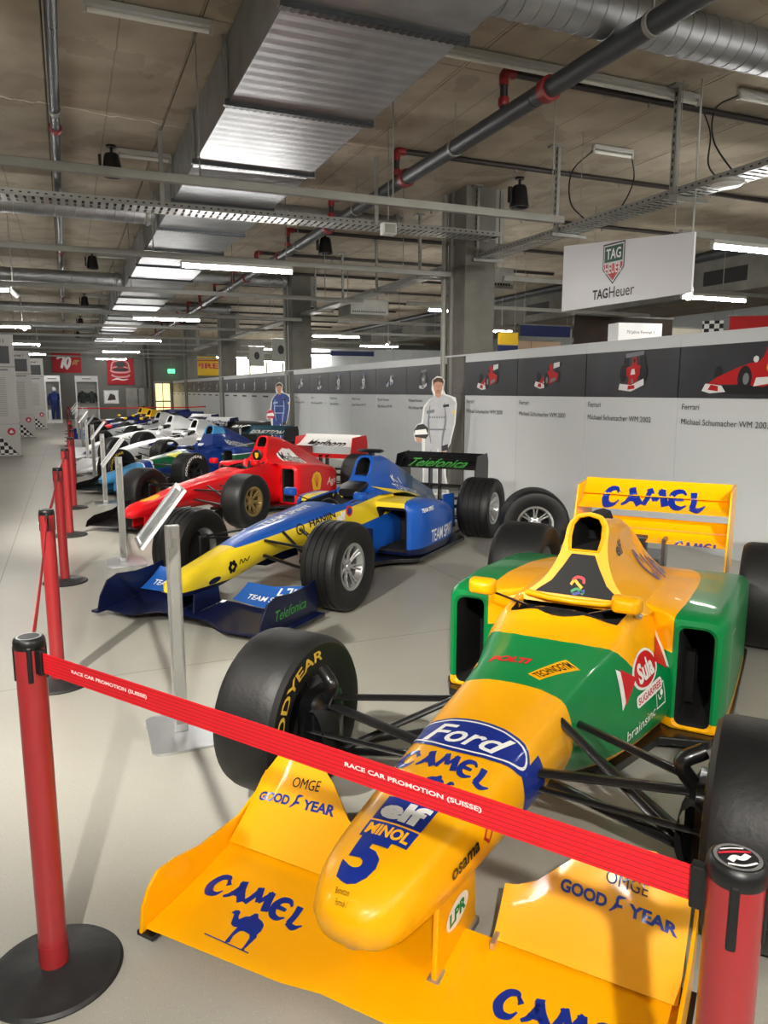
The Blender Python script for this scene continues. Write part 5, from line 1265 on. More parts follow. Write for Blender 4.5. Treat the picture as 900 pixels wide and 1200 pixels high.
for s in (1, -1):
    u = (1, 0, -.28) if s < 0 else (-1, 0, .28)
    C_ = projector(BC, (1.95, s*.5, .70), u, (0, 0, 1), (0, -s, -.25), .003, 1.)
    map_mark('cover_lettering', camel_word(.62, .15), M_blu1, o_cov, C_, .03)
    C_ = projector(BC, (1.42, s*.5, .87), (1 if s < 0 else -1, 0, 0), (0, 0, 1), (0, -s, -.1), .003, 1.)
    map_mark('cover_lettering', fit_text('elf', .13, .07, bold=.03), M_blk1, o_cov, C_, .03)
# loose wheel behind the car
sw = empty('spare_wheel', (4.15, 6.05, 0), math.radians(-28), 'loose racing wheel with silver rim standing behind the yellow car', 'wheel')
wheel(sw, 0, 0, .33, .36, -1, M_rim_s)
# ================================================================== THE OTHER CARS
def pod_rings(parent, name, mats, sgn, rows, inlet):
    """rows: (x, y0, y1, z0, z1, r_outer_top); inlet: (depth x, dy0, dy1, dz0, dz1)"""
    def ring(x, y0, y1, z0, z1, r1, r0=.025):
        o = []
        for (cx, cz, rr_, a0) in ((y1, z1, r1, 90), (y1, z0, r0, 0), (y0, z0, r0, -90), (y0, z1, r0, -180)):
            sx = -1 if cx == y1 else 1; sz = -1 if cz == z1 else 1
            for k in range(6):
                a = math.radians(a0-90*k/5); o.append((x, sgn*(cx+sx*rr_+rr_*math.cos(a)), cz+sz*rr_+rr_*math.sin(a)))
        return o
    x, y0, y1, z0, z1, r1 = rows[0]; d, a, b, c_, e = inlet
    R = [ring(x+d, y0+a+.02, y1-b-.02, z0+c_+.02, z1-e-.02, .02, .015), ring(x+.02, y0+a, y1-b, z0+c_, z1-e, .03), ring(x, y0+a*.6, y1-b*.6, z0+c_*.6, z1-e*.6, .04)]
    xs = [r[0] for r in rows]
    for xx in fine_x(xs, .12): R.append(ring(xx+.012*(xx == xs[0]), *[pchip(xs, [r[k] for r in rows], xx) for k in range(1, 6)]))
    m = MB(); m.rings(R, True, True); m.m = [1 if i < 48 else 0 for i in range(len(m.f))]; m.m[-2] = 1
    return m.build(name, mats, parent, smooth=38)
def susp(c, fy, ry, wb, zc=.36, inner=.14, m=None, hubz=.33, rin=.2):
    for s in (1, -1):
        arm(c, (-.16, s*inner, zc+.02), (0, s*(fy-.12), hubz-.10), .016, m=m); arm(c, (.34, s*(inner+.04), zc), (0, s*(fy-.12), hubz-.11), .014, m=m)
        arm(c, (-.14, s*inner, zc+.13), (0, s*(fy-.12), hubz+.09), .014, m=m); arm(c, (.30, s*(inner+.04), zc+.14), (.02, s*(fy-.12), hubz+.10), .013, m=m)
        arm(c, (.08, s*(inner+.01), zc+.16), (0, s*(fy-.14), hubz-.08), .013, (1.1, .8), m, 'push_rod')
        MB().box(-.06, .06, s*(fy-.13)-.02, s*(fy-.13)+.02, hubz-.12, hubz+.12).build('upright', M_carbon, c, bevel=.02)
        for x, z in ((wb-.35, .42), (wb+.12, .40), (wb-.3, .2), (wb+.1, .2)): arm(c, (x, s*rin, z), (wb, s*(ry-.14), .42 if z > .3 else .2), .014, m=m)
        arm(c, (wb, s*.1, .32), (wb, s*(ry-.14), .32), .02, (1, 1), m, 'drive_shaft')
def hoop_frame(c, cov0, m_frame, hole, slope, x0, z0):
    fx_ = lambda z: x0+(z-z0)*slope
    h = spline([(y, z, 0) for y, z in cov0], 3); outl = [(p.x, p.y) for p in h]+[(-p.x, p.y) for p in reversed(h[:-1])]
    fv, ff = shape(outl, [hole]); m = MB(); m.v = [(fx_(z), y, z) for y, z in fv]; m.f = ff; m.m = [0]*len(ff)
    o = m.build('intake_frame', m_frame, c)
    MB().rings([[(fx_(z)+d, y*(1-d*.6), z) for y, z in hole] for d in (0, .1, .25)], False, True).build('intake_duct', M_darkin, c, smooth=40)
    MB().rings([[(fx_(z)-.002, y, z) for y, z in hole], [(fx_(z)-.014, y*1.12, z+(z-hole[0][1]-.06)*.08) for y, z in hole], [(fx_(z)-.001, y*1.28, z+(z-hole[0][1]-.06)*.18) for y, z in hole]], False, False).build('intake_lip', m_frame, c, smooth=60)
    return fx_
def arch(w, z0, z1, n=9):
    return [(w*math.cos(PI*k/(n-1))*(1.0), z0+(z1-z0)*math.sin(PI*k/(n-1))**.7) for k in range(n)]
def tubm(x, hb, hm, ht, zb, zt, crown=.03, well=None):
    return tub(x, hb, hm, ht, zb, zt, crown, well)

def modern_car(loc, ang, label, tubm_, cov_, pod_, wing_, flap_, ep_, rear_, rearep_, rim, grooves=4, tcam=None, hood=None, grp=None):
    c = empty('formula_car', loc, ang, label, 'race car', grp)
    P = {'root': c}
    st = [(-1.03, [(0, .285), (.02, .286), (.03, .29), (.034, .30), (.03, .312), (.02, .318), (.01, .32), (0, .32)]), (-1.0, [(0, .255), (.04, .257), (.062, .27), (.07, .30), (.06, .335), (.042, .345), (.02, .35), (0, .352)]),
          (-.90, [(0, .235), (.05, .237), (.08, .25), (.09, .31), (.078, .37), (.055, .388), (.025, .396), (0, .398)]), tubm(-.70, .088, .102, .088, .225, .42, .018), tubm(-.35, .11, .128, .11, .275, .485, .02), tubm(-.1, .128, .15, .13, .32, .53, .022),
          tubm(.2, .15, .178, .155, .345, .565, .024), tubm(.5, .175, .205, .185, .33, .59, .025), tubm(.75, .2, .23, .21, .25, .605, .028), tubm(.86, .215, .24, .222, .2, .61, .032), tubm(.90, .22, .245, .226, .18, .612, 0, .44), tubm(1.1, .25, .265, .24, .1, .62, 0, .3),
          tubm(1.42, .30, .30, .25, .07, .64, 0, .36), tubm(1.52, .32, .31, .25, .07, .65, 0, .58), tubm(1.56, .32, .32, .25, .07, .65, .02), tubm(1.8, .33, .33, .26, .07, .64, .02)]
    P['tub'] = body('monocoque', st, [tubm_, M_darkin], c, step=.05, sub=3, fmat=lambda q: 1 if (.902 < q.x < 1.54 and abs(q.y) < .2 and q.z < .632) else 0)
    fr_ = [(.27, .64), (.2, .67), (.13, .72), (.105, .79), (.1, .86), (.095, .93), (.062, .975), (0, .985)]
    cov = [(1.52, [(y, z, (z-.64)*.6) for y, z in fr_]), (1.9, [(.3, .62), (.23, .66), (.15, .73), (.11, .80), (.09, .87), (.075, .93), (.045, .965), (0, .975)]), (2.4, [(.29, .50), (.22, .55), (.14, .62), (.09, .69), (.06, .75), (.045, .79), (.025, .815), (0, .822)]),
           (2.9, [(.2, .38), (.16, .42), (.1, .48), (.065, .53), (.045, .57), (.03, .6), (.018, .615), (0, .62)]), (3.3, [(.12, .3), (.1, .32), (.07, .36), (.05, .4), (.035, .43), (.025, .45), (.015, .46), (0, .462)])]
    P['cover'] = body('engine_cover', cov, cov_, c, step=.08, sub=3, cap=(False, True))
    hole = [(.066, .80), (.072, .86), (.066, .925), (.04, .955), (0, .96), (-.04, .955), (-.066, .925), (-.072, .86), (-.066, .80)]
    fx_ = hoop_frame(c, fr_, hood or cov_, hole, .6, 1.52, .64)
    MB().rings([[(x, y, z) for y, z in rrect(w, .07, .03, 3, (0, zz))] for x, w, zz in ((1.36, .2, .66), (1.44, .24, .70), (1.56, .22, .715))]).build('headrest', M_black, c, smooth=40)
    # camera pod on the hoop
    MB().rings([[(1.82+x, y, 1.02+z) for x, z in oval(.07*k, .022*k, 12)] for y, k in ((-.13, .5), (-.1, .9), (.1, .9), (.13, .5))]).build('camera_pod', tcam or M_black, c, smooth=50)
    MB().box(1.8, 1.86, -.02, .02, .95, 1.02).build('camera_stem', M_black, c)
    P['pods'] = []
    for s in (1, -1):
        P['pods'].append(pod_rings(c, 'side_pod', [pod_, M_darkin], s, [(1.42, .24, .62, .10, .585, .09), (1.5, .22, .665, .09, .60, .10), (1.7, .12, .69, .08, .60, .12), (2.1, .1, .685, .08, .545, .14), (2.5, .08, .60, .09, .47, .14), (2.85, .06, .40, .1, .40, .1), (3.2, .05, .22, .12, .34, .06)], (.4, .05, .06, .05, .07)))
        plane('wing_main_plane', wing_, c, [(s*0., -.92, .10, .36, .08, .04, .02), (s*.2, -.92, .095, .36, .08, .04, .02), (s*.40, -.98, .06, .42, .12, .04, .03), (s*.68, -.96, .06, .40, .12, .04, .03)])
        f = plane('wing_flap', flap_, c, [(s*.17, -.58, .15, .20, .42, .03, .05), (s*.40, -.60, .13, .22, .45, .03, .05), (s*.68, -.60, .13, .25, .55, .03, .05)])
        P.setdefault('flaps', []).append(f)
        P.setdefault('eps', []).append(plate('end_plate', ep_, c, [(-1.0, .05), (-.97, .16), (-.9, .26), (-.8, .29), (-.62, .27), (-.42, .28), (-.34, .30), (-.30, .12), (-.32, .05)], s*.70, .012))
        MB().box(-1.0, -.30, s*.70, s*.70+s*.06, .04, .056).build('skid_foot', ep_, c) if s > 0 else MB().box(-1.0, -.30, -.76, -.70, .04, .056).build('skid_foot', ep_, c)
        plate('nose_post', wing_, c, [(-.88, .11), (-.86, .29), (-.62, .28), (-.60, .13)], s*.075, .014)
        MB().prism([(.45, .12), (.5, .42), (.8, .45), (1.1, .40), (1.1, .08), (.6, .08)], 'y', s*.40-.006, s*.40+.006).build('barge_board', wing_, c, bevel=.003)
        P.setdefault('rep', []).append(plate('rear_end_plate', rearep_, c, [(3.38, .36), (3.4, .70), (3.46, .85), (3.80, .87), (3.84, .78), (3.84, .36)], s*.51, .012))
        mirror_part(c, .95, s*.36, .70, hood or tubm_, .12)
        wheel(c, 0, s*.70, .33, .29, s, rim, grooves, 7); wheel(c, 3.1, s*.70, .33, .36, s, rim, grooves, 7)
        MB().prism([(2.55, .1), (2.6, .52), (2.9, .50), (2.95, .12)], 'y', s*.50-.05*s-.006, s*.50-.05*s+.006).build('tyre_flipup', pod_, c, bevel=.003)
    P['rear'] = plane('rear_wing_plane', rear_, c, [(-.5, 3.4, .70, .22, .38, .05, .08), (.5, 3.4, .70, .22, .38, .05, .08)])
    P['rear2'] = plane('rear_wing_flap', rear_, c, [(-.5, 3.58, .775, .16, .62, .05, .08), (.5, 3.58, .775, .16, .62, .05, .08)])
    plane('rear_lower_plane', rear_, c, [(-.5, 3.4, .46, .2, .2, .05, .06), (.5, 3.4, .46, .2, .2, .05, .06)])
    for s in (-.06, .06): MB().box(3.4, 3.48, s-.01, s+.01, .3, .72).build('wing_pylon', M_carbon, c)
    MB().prism([(.9, -.25), (1.3, -.5), (1.45, -.7), (2.6, -.7), (2.8, -.5), (3.4, -.45), (3.4, .45), (2.8, .5), (2.6, .7), (1.45, .7), (1.3, .5), (.9, .25)], 'z', .05, .085).build('floor_tray', M_carbon, c, bevel=.005)
    susp(c, .70, .70, 3.1)
    cockpit_bits(c, 1.0, .56)
    return P

# ---------------------------------------------------------------- CAR 2: blue and yellow
RB = rgb(24, 84, 176); RY = rgb(238, 208, 40); NAVY = rgb(14, 22, 58)
def p_tub2(nt, x, y, z): return [(((z > (x*.078+.512)) & (x > -.42)), RB), ((z < (.26-.02*x)) & (x < -.1), NAVY), ((x > 1.05) & (z < (.30+x*.1)), RB)]
def p_cov2(nt, x, y, z): return [((z < (1.02-.20*x)) & (z > (1.36-.42*x)) & (x > 1.55), RY), ((x > 2.35), rgb(60, 82, 120))]
def p_pod2(nt, x, y, z): return [((z > .52) & (y.abs() < (.56-.16*(x-1.4))) & (x < 2.0), RY), ((z < .16), NAVY)]
M2_tub = gloss('yellow blue tub', RY, paint=p_tub2); M2_cov = gloss('blue cover', RB, paint=p_cov2); M2_pod = gloss('blue pod', RB, paint=p_pod2)
M2_navy = gloss('navy wing', NAVY, noise=(3, .3, rgb(10, 16, 44))); M2_flap = gloss('mid blue flap', rgb(30, 92, 178)); M2_rear = gloss('black rear wing', rgb(12, 14, 18))
M2_blue = gloss('blue hoop', RB)
M_neon = mat('green script', rgb(70, 160, 70), rough=.4)
P2 = modern_car((1.32, 5.59, 0), .70, 'blue and yellow formula race car with navy front wing', M2_tub, M2_cov, M2_pod, M2_navy, M2_flap, M2_navy, M2_rear, M2_rear, M_rim_s, hood=M2_blue)
c2 = P2['root']; BT2 = bvh_of([P2['tub']]); BP2 = bvh_of(P2['pods']); BF2 = bvh_of(P2['flaps'])
S2 = lambda x, z, off=.003: projector(BT2, (x, -.5, z), (1, 0, .09), (0, 0, 1), (0, 1, 0), off, 1.)
map_mark('side_lettering', fit_text('HANJIN', .36, .075, bold=.03), M_blk1, P2['tub'], S2(.58, .54), .03); map_mark('side_ring', shape(oval(.05, .045, 24), [oval(.038, .034, 24)]), M_blk1, P2['tub'], S2(.28, .51), .03); map_mark('side_lettering', fit_text('H', .035, .03, bold=.04), M_blk1, P2['tub'], S2(.28, .51), .03)
map_mark('side_lettering', fit_text('elf', .14, .07, bold=.05), M_wht1, P2['tub'], S2(.84, .53), .03); map_mark('side_badge', move(shape(oval(.05, .045)), .13, .02), M_red1, P2['tub'], S2(.84, .53), .03); map_mark('side_badge', move(shape(oval(.03, .028)), .13, .02), M_blu1, P2['tub'], S2(.84, .53, .0045), .03)
map_mark('nose_badge', merge(*[shape(oval(.016, .02, 12, (.03*math.cos(a), .03*math.sin(a)))) for a in [2*PI*i/6 for i in range(6)]]), M_blk1, P2['tub'], S2(-.50, .36), .03); map_mark('nose_badge', stroke([(-.05, -.01), (-.03, .02), (-.01, -.01), (.01, .015), (.03, -.005), (.06, .02)], .008), M_blk1, P2['tub'], S2(-.38, .38), .03)
map_mark('nose_badge', shape(oval(.06, .022)), M_blk1, P2['tub'], S2(-.68, .30), .02)
map_mark('deck_lettering', fit_text('TEAM SPIRIT', .7, .07, bold=.02), M_wht1, P2['tub'], projector(BT2, (.35, 0, .9), (1, 0, 0), (0, 1, 0), (0, 0, -1), .003, 1.), .03)
def side_pod_mark(s, m_, x, z, off=.003): return map_mark('pod_lettering', s, m_, P2['pods'][1], projector(BP2, (x, -1.1, z), (1, 0, 0), (0, 0, 1), (0, 1, -.1), off, 1.), .04)
side_pod_mark(fit_text('TEAM SPIRIT', .62, .12, bold=.01), M_wht1, 2.05, .28); side_pod_mark(fit_text('TEAM SPIRIT', .26, .04, bold=.03), M_wht1, 1.68, .55)
for s in (1, -1):
    W = projector(BF2, (-.49, s*.44, .6), (0, -1, 0), (1, 0, 0), (0, 0, -1), .003, 1.)
    map_mark('flap_lettering', move(fit_text('TEAM SPIRIT', .36, .05, bold=.01), 0, -.03), M_wht1, P2['flaps'][0 if s > 0 else 1], W, .04); map_mark('flap_lettering', move(merge(stroke([(-.06, .03), (-.06, -.025), (-.02, -.025)], .018, 1), stroke([(-.01, .025), (.03, .03), (.03, -.02)], .016, 1), stroke([(.06, .03), (.06, -.025)], .018, 1)), .1, .045), M_wht1, P2['flaps'][0 if s > 0 else 1], W, .04)
flat_mark('plate_script', fit_text('Telefonica', .36, .07, shear=.3), M_neon, P2['eps'][1], (-.64, -.707, .165), (1, 0, .02), (0, 0, 1), .001)
BR2 = bvh_of([P2['rear'], P2['rear2']])
map_mark('rear_script', fit_text('Telefonica', .72, .10, shear=.4, bold=.01), M_neon, P2['rear'], projector(BR2, (3.1, 0, .80), (0, -1, 0), (0, 0, 1), (1, 0, -.1), .003, 1.2), .04)
BC2 = bvh_of([P2['cover']])
map_mark('cover_lettering', fit_text('TEAM SPIRIT', .6, .1), M_wht1, P2['cover'], projector(BC2, (2.2, -.6, .66), (1, 0, -.25), (0, 0, 1), (0, 1, -.2), .003, 1.), .04); map_mark('cover_lettering', merge(stroke([(-.1, .05), (-.1, -.05)], .025, 1), stroke([(-.02, .05), (-.08, 0), (-.02, -.05)], .025, 1), stroke([(.02, .03), (.08, .05), (.08, -.05)], .025, 1)), M_wht1, P2['cover'], projector(BC2, (2.1, -.6, .82), (1, 0, -.2), (0, 0, 1), (0, 1, -.2), .003, 1.), .04)

# ---------------------------------------------------------------- nineties style (cars 3 and 4)
def nineties_car(loc, ang, label, tub_, cov_, pod_, wing_, ep_, rear_, rearep_, rim, low_nose=False, airz=1.0, hoopx=1.36, text_=None):
    c = empty('formula_car', loc, ang, label, 'race car'); P = {'root': c}; d = 0
    zt = [.27, .30, .34, .40, .455, .50, .535, .565, .59, .60]
    st = [(-1.10, [(0, .235), (.02, .236), (.03, .24), (.034, .25), (.03, .262), (.02, .268), (.01, .27), (0, .27)]), (-1.06, [(0, .205), (.045, .207), (.07, .22), (.08, .25), (.068, .285), (.048, .296), (.022, .302), (0, .304)]),
          (-.94, [(0, .20), (.06, .203), (.095, .22), (.11, .28), (.092, .335), (.066, .35), (.03, .358), (0, .36)]), tub(-.7, .11, .125, .105, .215, .375, .02), tub(-.35, .13, .15, .125, .235, .445, .022), tub(0, .155, .18, .152, .225, .495, .025),
          tub(.35, .185, .215, .185, .18, .53, .028), tub(.6, .22, .25, .215, .1, .555, .032), tub(.74, .24, .27, .235, .08, .575, .04), tub(.78, .25, .275, .24, .075, .58, 0, .42), tub(1.0, .28, .3, .25, .07, .60, 0, .3), tub(1.22, .31, .32, .255, .07, .615, 0, .36), tub(1.30, .33, .33, .26, .07, .62, 0, .58), tub(1.36, .34, .34, .26, .07, .62, .02), tub(1.7, .36, .36, .28, .07, .61, .02)]
    P['tub'] = body('monocoque', st, [tub_, M_darkin], c, step=.06, sub=3, fmat=lambda q: 1 if (.782 < q.x < 1.32 and abs(q.y) < .21 and q.z < .605) else 0)
    fr_ = [(.28, .62), (.21, .65), (.145, .70), (.12, .78), (.108, .86), (.1, .93), (.065, .98), (0, .99)]
    cov = [(1.30, [(y, z, (z-.62)*.5) for y, z in fr_]), (1.7, [(.34, .60), (.26, .64), (.18, .70), (.13, .79), (.1, .86), (.085, .92), (.05, .955), (0, .965)]), (2.15, [(.34, .52), (.26, .56), (.17, .63), (.11, .70), (.075, .76), (.055, .80), (.03, .825), (0, .83)]), (2.7, [(.24, .42), (.19, .45), (.13, .5), (.08, .55), (.055, .58), (.04, .6), (.02, .615), (0, .62)]), (3.05, [(.14, .34), (.12, .36), (.09, .39), (.06, .42), (.045, .44), (.03, .455), (.018, .462), (0, .465)])]
    P['cover'] = body('engine_cover', cov, cov_, c, step=.08, sub=3, cap=(False, True))
    hole = [(.062, .84), (.07, .89), (.066, .935), (.042, .965), (0, .97), (-.042, .965), (-.066, .935), (-.07, .89), (-.062, .84)]
    hoop_frame(c, fr_, cov_, hole, .5, 1.30, .62)
    P['pods'] = []
    for s in (1, -1):
        P['pods'].append(pod_rings(c, 'side_pod', [pod_, M_darkin], s, [(1.28, .40, .655, .09, .60, .05), (1.34, .34, .685, .085, .62, .06), (1.6, .1, .70, .08, .615, .07), (2.1, .1, .695, .08, .56, .09), (2.4, .08, .62, .09, .50, .09), (2.62, .06, .45, .1, .45, .07), (2.9, .05, .26, .12, .38, .05)], (.35, .05, .05, .04, .05)))
        plane('wing_main_plane', wing_, c, [(s*0., -.98, .075, .36, .10, .04, .02), (s*.2, -.98, .07, .36, .1, .04, .02), (s*.70, -1.0, .06, .38, .12, .04, .03)])
        plane('wing_flap', wing_, c, [(s*.18, -.64, .13, .22, .36, .03, .05), (s*.70, -.65, .125, .26, .45, .03, .05)])
        plane('wing_edge', M_rim_s, c, [(s*.2, -.985, .07, .03, .1, .12, 0), (s*.70, -1.005, .06, .03, .1, .12, 0)])
        plate('end_plate', ep_, c, [(-1.03, .05), (-1.0, .12), (-.9, .17), (-.62, .20), (-.42, .27), (-.33, .28), (-.32, .05)], s*.712, .012)
        plate('nose_post', tub_, c, [(-.92, .085), (-.9, .24), (-.66, .25), (-.64, .1)], s*.085, .016)
        plate('rear_end_plate', rearep_, c, [(2.98, .34), (3.0, .66), (3.06, .88), (3.5, .90), (3.54, .8), (3.54, .34)], s*.52, .012)
        mirror_part(c, .82, s*.34, .68, tub_, .12)
        wheel(c, 0, s*.80, .32, .29, s, rim, 0, 7, text_=text_[s] if text_ else None); wheel(c, 2.9, s*.74, .33, .36, s, rim, 0, 7)
        plate('barge_board', tub_, c, [(.42, .1), (.45, .26), (.95, .28), (1.0, .08)], s*.42, .01)
    P['rear'] = plane('rear_wing_plane', rear_, c, [(-.515, 3.04, .74, .22, .38, .05, .08), (.515, 3.04, .74, .22, .38, .05, .08)]); P['rear2'] = plane('rear_wing_flap', rear_, c, [(-.515, 3.22, .81, .17, .62, .05, .08), (.515, 3.22, .81, .17, .62, .05, .08)])
    plane('rear_lower_plane', rearep_, c, [(-.515, 3.0, .56, .2, .25, .05, .06), (.515, 3.0, .56, .2, .25, .05, .06)])
    for s in (-.06, .06): MB().box(3.02, 3.1, s-.01, s+.01, .3, .6).build('wing_pylon', M_carbon, c)
    MB().prism([(.6, -.25), (1.1, -.45), (1.3, -.69), (2.45, -.7), (2.6, -.5), (3.2, -.45), (3.2, .45), (2.6, .5), (2.45, .7), (1.3, .69), (1.1, .45), (.6, .25)], 'z', .05, .085).build('floor_tray', M_carbon, c, bevel=.005)
    susp(c, .80, .74, 2.9, .30)
    cockpit_bits(c, .9, .54)
    return P
FR = rgb(218, 14, 24)
M3 = gloss('scarlet paint', FR, noise=(2, .2, rgb(206, 10, 20)))
M3_tub = gloss('scarlet tub', FR, paint=lambda nt, x, y, z: [((((x+.72)/.14).pow(2)+(y/.07).pow(2) < 1) & (z > .33), rgb(250, 170, 20))])
M3_rear = gloss('white rear wing', rgb(240, 240, 238)); M3_blk = gloss('black wing', rgb(18, 16, 17))
P3 = nineties_car((1.35, 9.22, 0), .70, 'scarlet red formula race car with gold wheel rims', M3_tub, M3, M3, M3_blk, M3_blk, M3_rear, M3, M_rim_g)
BP3 = bvh_of(P3['pods']); BC3 = bvh_of([P3['cover']])
map_mark('shell_badge', shape([(-.12, -.1), (-.1, -.14), (.1, -.14), (.12, -.1), (.15, .04), (.1, .13), (0, .165), (-.1, .13), (-.15, .04)]), M_red1, P3['pods'][1], projector(BP3, (1.72, -1.1, .38), (1, 0, 0), (0, 0, 1), (0, 1, -.05), .003, 1.), .04)
M_shell = gloss('badge yellow', rgb(250, 190, 20))
map_mark('shell_badge', move(shape([(-.12, -.1), (-.1, -.14), (.1, -.14), (.12, -.1), (.15, .04), (.1, .13), (0, .165), (-.1, .13), (-.15, .04)]), 0, 0, .85), M_shell, P3['pods'][1], projector(BP3, (1.72, -1.1, .38), (1, 0, 0), (0, 0, 1), (0, 1, -.05), .0045, 1.), .04)
map_mark('shell_badge', merge(*[stroke([(.0, -.09), (.1*math.sin(a), -.09+.19*math.cos(a))], .008, 1) for a in (-.7, -.4, -.13, .13, .4, .7)]), M_red1, P3['pods'][1], projector(BP3, (1.72, -1.1, .38), (1, 0, 0), (0, 0, 1), (0, 1, -.05), .006, 1.), .04)
map_mark('pod_lettering', fit_text('Agip', .3, .13, shear=.2), M_wht1, P3['pods'][1], projector(BP3, (2.15, -1.1, .34), (1, 0, 0), (0, 0, 1), (0, 1, -.05), .003, 1.), .04)
map_mark('cover_panel', shape([(-.3, -.14), (.38, -.14), (.1, .12), (-.05, .16), (-.3, .02)]), M_wht1, P3['cover'], projector(BC3, (1.85, -.6, .76), (1, 0, -.15), (0, 0, 1), (0, 1, -.2), .003, 1.), .05)
map_mark('cover_lettering', fit_text('Marlboro', .5, .15, bold=.02), M_blk1, P3['cover'], projector(BC3, (1.84, -.6, .74), (1, 0, -.15), (0, 0, 1), (0, 1, -.2), .0045, 1.), .05)
BR3 = bvh_of([P3['rear'], P3['rear2']])
map_mark('rear_lettering', fit_text('Marlboro', .7, .12, bold=.03, shear=.15), M_blk1, P3['rear'], projector(BR3, (2.7, 0, .82), (0, -1, 0), (0, 0, 1), (1, 0, -.1), .003, 1.2), .05)
MB().lathe([(.0, 0), (.07, 0), (.08, .012), (.06, .02)], (0, 0, 0), 'x', 20).xf(lambda p: Vector((1.33-p.x, p.y, .725+p.z))).build('hoop_badge_ring', M_black, P3['root'], smooth=40); flat_mark('hoop_badge', shape([(-.028, .035), (.028, .035), (.028, -.015), (0, -.042), (-.028, -.015)]), M_shell, P3['root'], (1.305, 0, .725), (0, -1, 0), (0, 0, 1), .002)
# car 4: blue, green, light blue
B4, G4, L4 = rgb(20, 52, 128), rgb(10, 84, 52), rgb(70, 150, 204)
def p4(nt, x, y, z):
    w1 = x+.25*(x*7+z*6).sin()*.4
    return [((w1 > -.05) & (w1 < .75) & (z > .36), G4), ((x < -.32), L4), (((w1+.05).abs() < .015) | ((w1-.75).abs() < .015), rgb(220, 225, 230)), (((x+.32).abs() < .012), rgb(220, 225, 230)), ((((x-.42)/.16).pow(2)+((y+.1)/.1).pow(2) < 1) & (z > .45), rgb(220, 220, 40))]
M4 = gloss('blue green tub', B4, paint=p4)
M4c = gloss('blue cover two', B4, paint=lambda nt, x, y, z: [((z < .60), G4), ((z > .84) & (x < 1.75), L4), ((z-.60).abs() < .008, rgb(220, 225, 230))])
M4p = gloss('green pod two', G4, paint=lambda nt, x, y, z: [((z > .50), B4), ((z-.5).abs() < .008, rgb(220, 225, 230))])
M4w = gloss('dark green wing', rgb(14, 30, 28)); M4r = gloss('teal rear wing', rgb(20, 70, 90))
P4 = nineties_car((1.22, 12.65, 0), .70, 'blue and green formula race car with light blue nose tip', M4, M4c, M4p, M4w, M3_blk, M4r, M3_blk, M_rim_d, text_={1: ('GOODYEAR', M_yel_txt, -1, -1.0, 2.2), -1: ('GOODYEAR', M_wht1, -1, -.6, 2.2)})
BC4 = bvh_of([P4['cover']]); BR4 = bvh_of([P4['rear'], P4['rear2']]); BT4 = bvh_of([P4['tub']])
map_mark('cover_lettering', fit_text('BENETTON', .62, .11, bold=.01), M_wht1, P4['cover'], projector(BC4, (1.95, -.6, .70), (1, 0, -.2), (0, 0, 1), (0, 1, -.2), .003, 1.), .05)
map_mark('rear_lettering', fit_text('BENETTON', .8, .11, bold=.02, shear=.15), M_wht1, P4['rear'], projector(BR4, (2.7, 0, .82), (0, -1, 0), (0, 0, 1), (1, 0, -.1), .003, 1.2), .05)
map_mark('nose_lettering', fit_text('BENETTON', .4, .07), M_wht1, P4['tub'], projector(BT4, (-.55, -.5, .34), (1, 0, .2), (0, 0, 1), (0, 1, -.3), .003, 1.), .04)
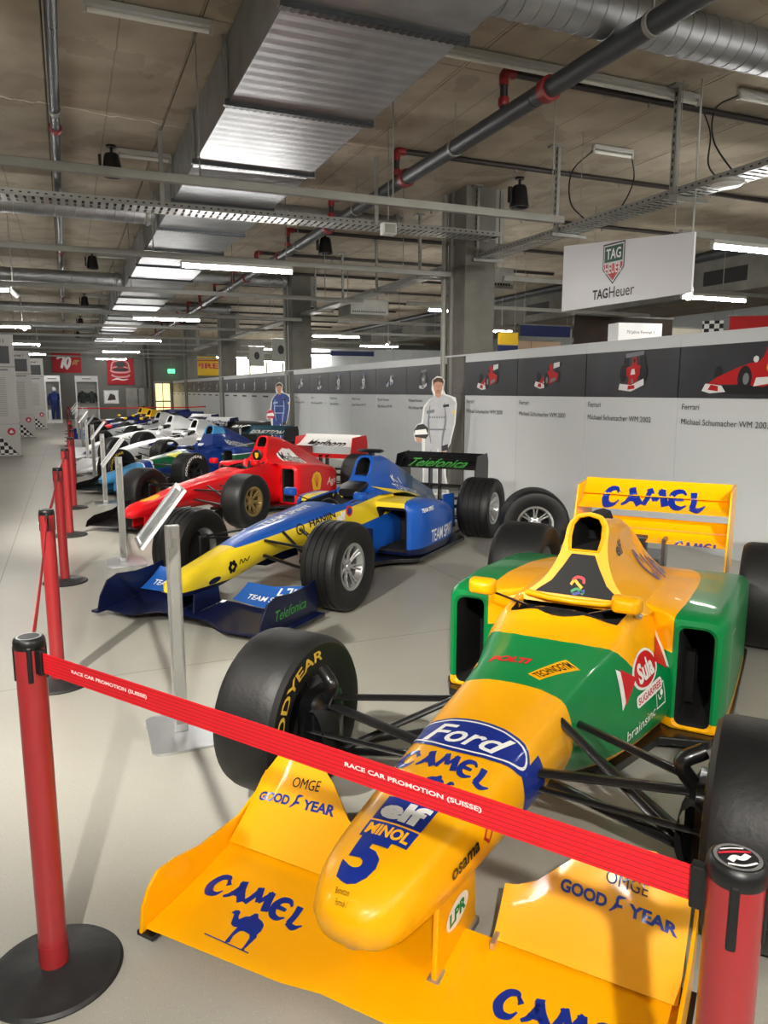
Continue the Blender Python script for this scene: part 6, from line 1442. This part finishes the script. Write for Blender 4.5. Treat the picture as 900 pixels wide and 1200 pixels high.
# cars 5-7: white
W5 = rgb(232, 233, 235); N5 = rgb(30, 40, 92)
M5 = gloss('white paint', W5, paint=lambda nt, x, y, z: [((z < (.34+.1*x)) & (x < .3) & (x > -.5), N5), (((y.abs()-.16).abs() < .012) & (x > .1) & (z > .5), N5)])
M5b = gloss('white paint plain', W5, noise=(2, .2, rgb(222, 223, 226))); M5n = gloss('indigo paint', N5)
M5c = gloss('white cover', W5, paint=lambda nt, x, y, z: [((z < .58) & (x > 2.0), N5)])
P5 = modern_car((1.28, 15.75, 0), .70, 'white formula race car with slim indigo lines behind the blue and green car', M5, M5b, M5b, M5b, M5b, M5b, M3_blk, M3_blk, M_rim_d)
P6 = modern_car((1.15, 18.9, 0), .70, 'white formula race car with big lettering on its white rear wing', M5b, M5c, M5b, M5b, M5n, M5b, M5b, M5n, M_rim_d)
P7 = modern_car((1.2, 22.1, 0), .70, 'silver white formula race car with long pale nose before the dark blue cars', gloss('pale silver', rgb(206, 210, 214), paint=lambda nt, x, y, z: [((z < (.32+.1*x)) & (x > -.3), N5)]), M5b, M5b, M5b, M5b, M5b, M5b, M5n, M_rim_d)
for P, t1_, w_ in ((P6, 'PETRONAS', M5n), (P7, 'PETRONAS', M5n), (P5, 'PETRONAS', M_wht1)):
    BR_ = bvh_of([P['rear'], P['rear2']]); BC_ = bvh_of([P['cover']])
    map_mark('rear_lettering', fit_text(t1_, .84, .12, bold=.05), w_, P['rear'], projector(BR_, (3.0, 0, .79), (0, -1, 0), (0, 0, 1), (1, 0, -.1), .003, 1.2), .05)
# cars 8, 9: dark blue
D8 = rgb(22, 30, 92); Y8 = rgb(238, 190, 30)
M8 = gloss('midnight paint', D8, paint=lambda nt, x, y, z: [((x < -.75), rgb(90, 170, 200)), ((x > -.3) & (x < -.1) & (z > .44), rgb(210, 60, 60))])
M8c = gloss('midnight cover', D8, paint=lambda nt, x, y, z: [((z > .74) & (x < 2.3), Y8)]); M8p = gloss('midnight pod', D8); M8f = gloss('teal flap', rgb(60, 150, 190))
modern_car((1.25, 25.3, 0), .70, 'dark blue formula race car with yellow air intake, nearer the white cars', M8, M8c, M8p, M8p, M8f, M8p, M8p, M8p, M_rim_d, hood=gloss('yellow hoop', Y8))
modern_car((1.25, 28.6, 0), .70, 'dark blue formula race car with yellow air intake, last before the rope', M8, M8c, M8p, M8p, M8f, M8p, M8p, M8p, M_rim_d, hood=gloss('yellow hoop', Y8))
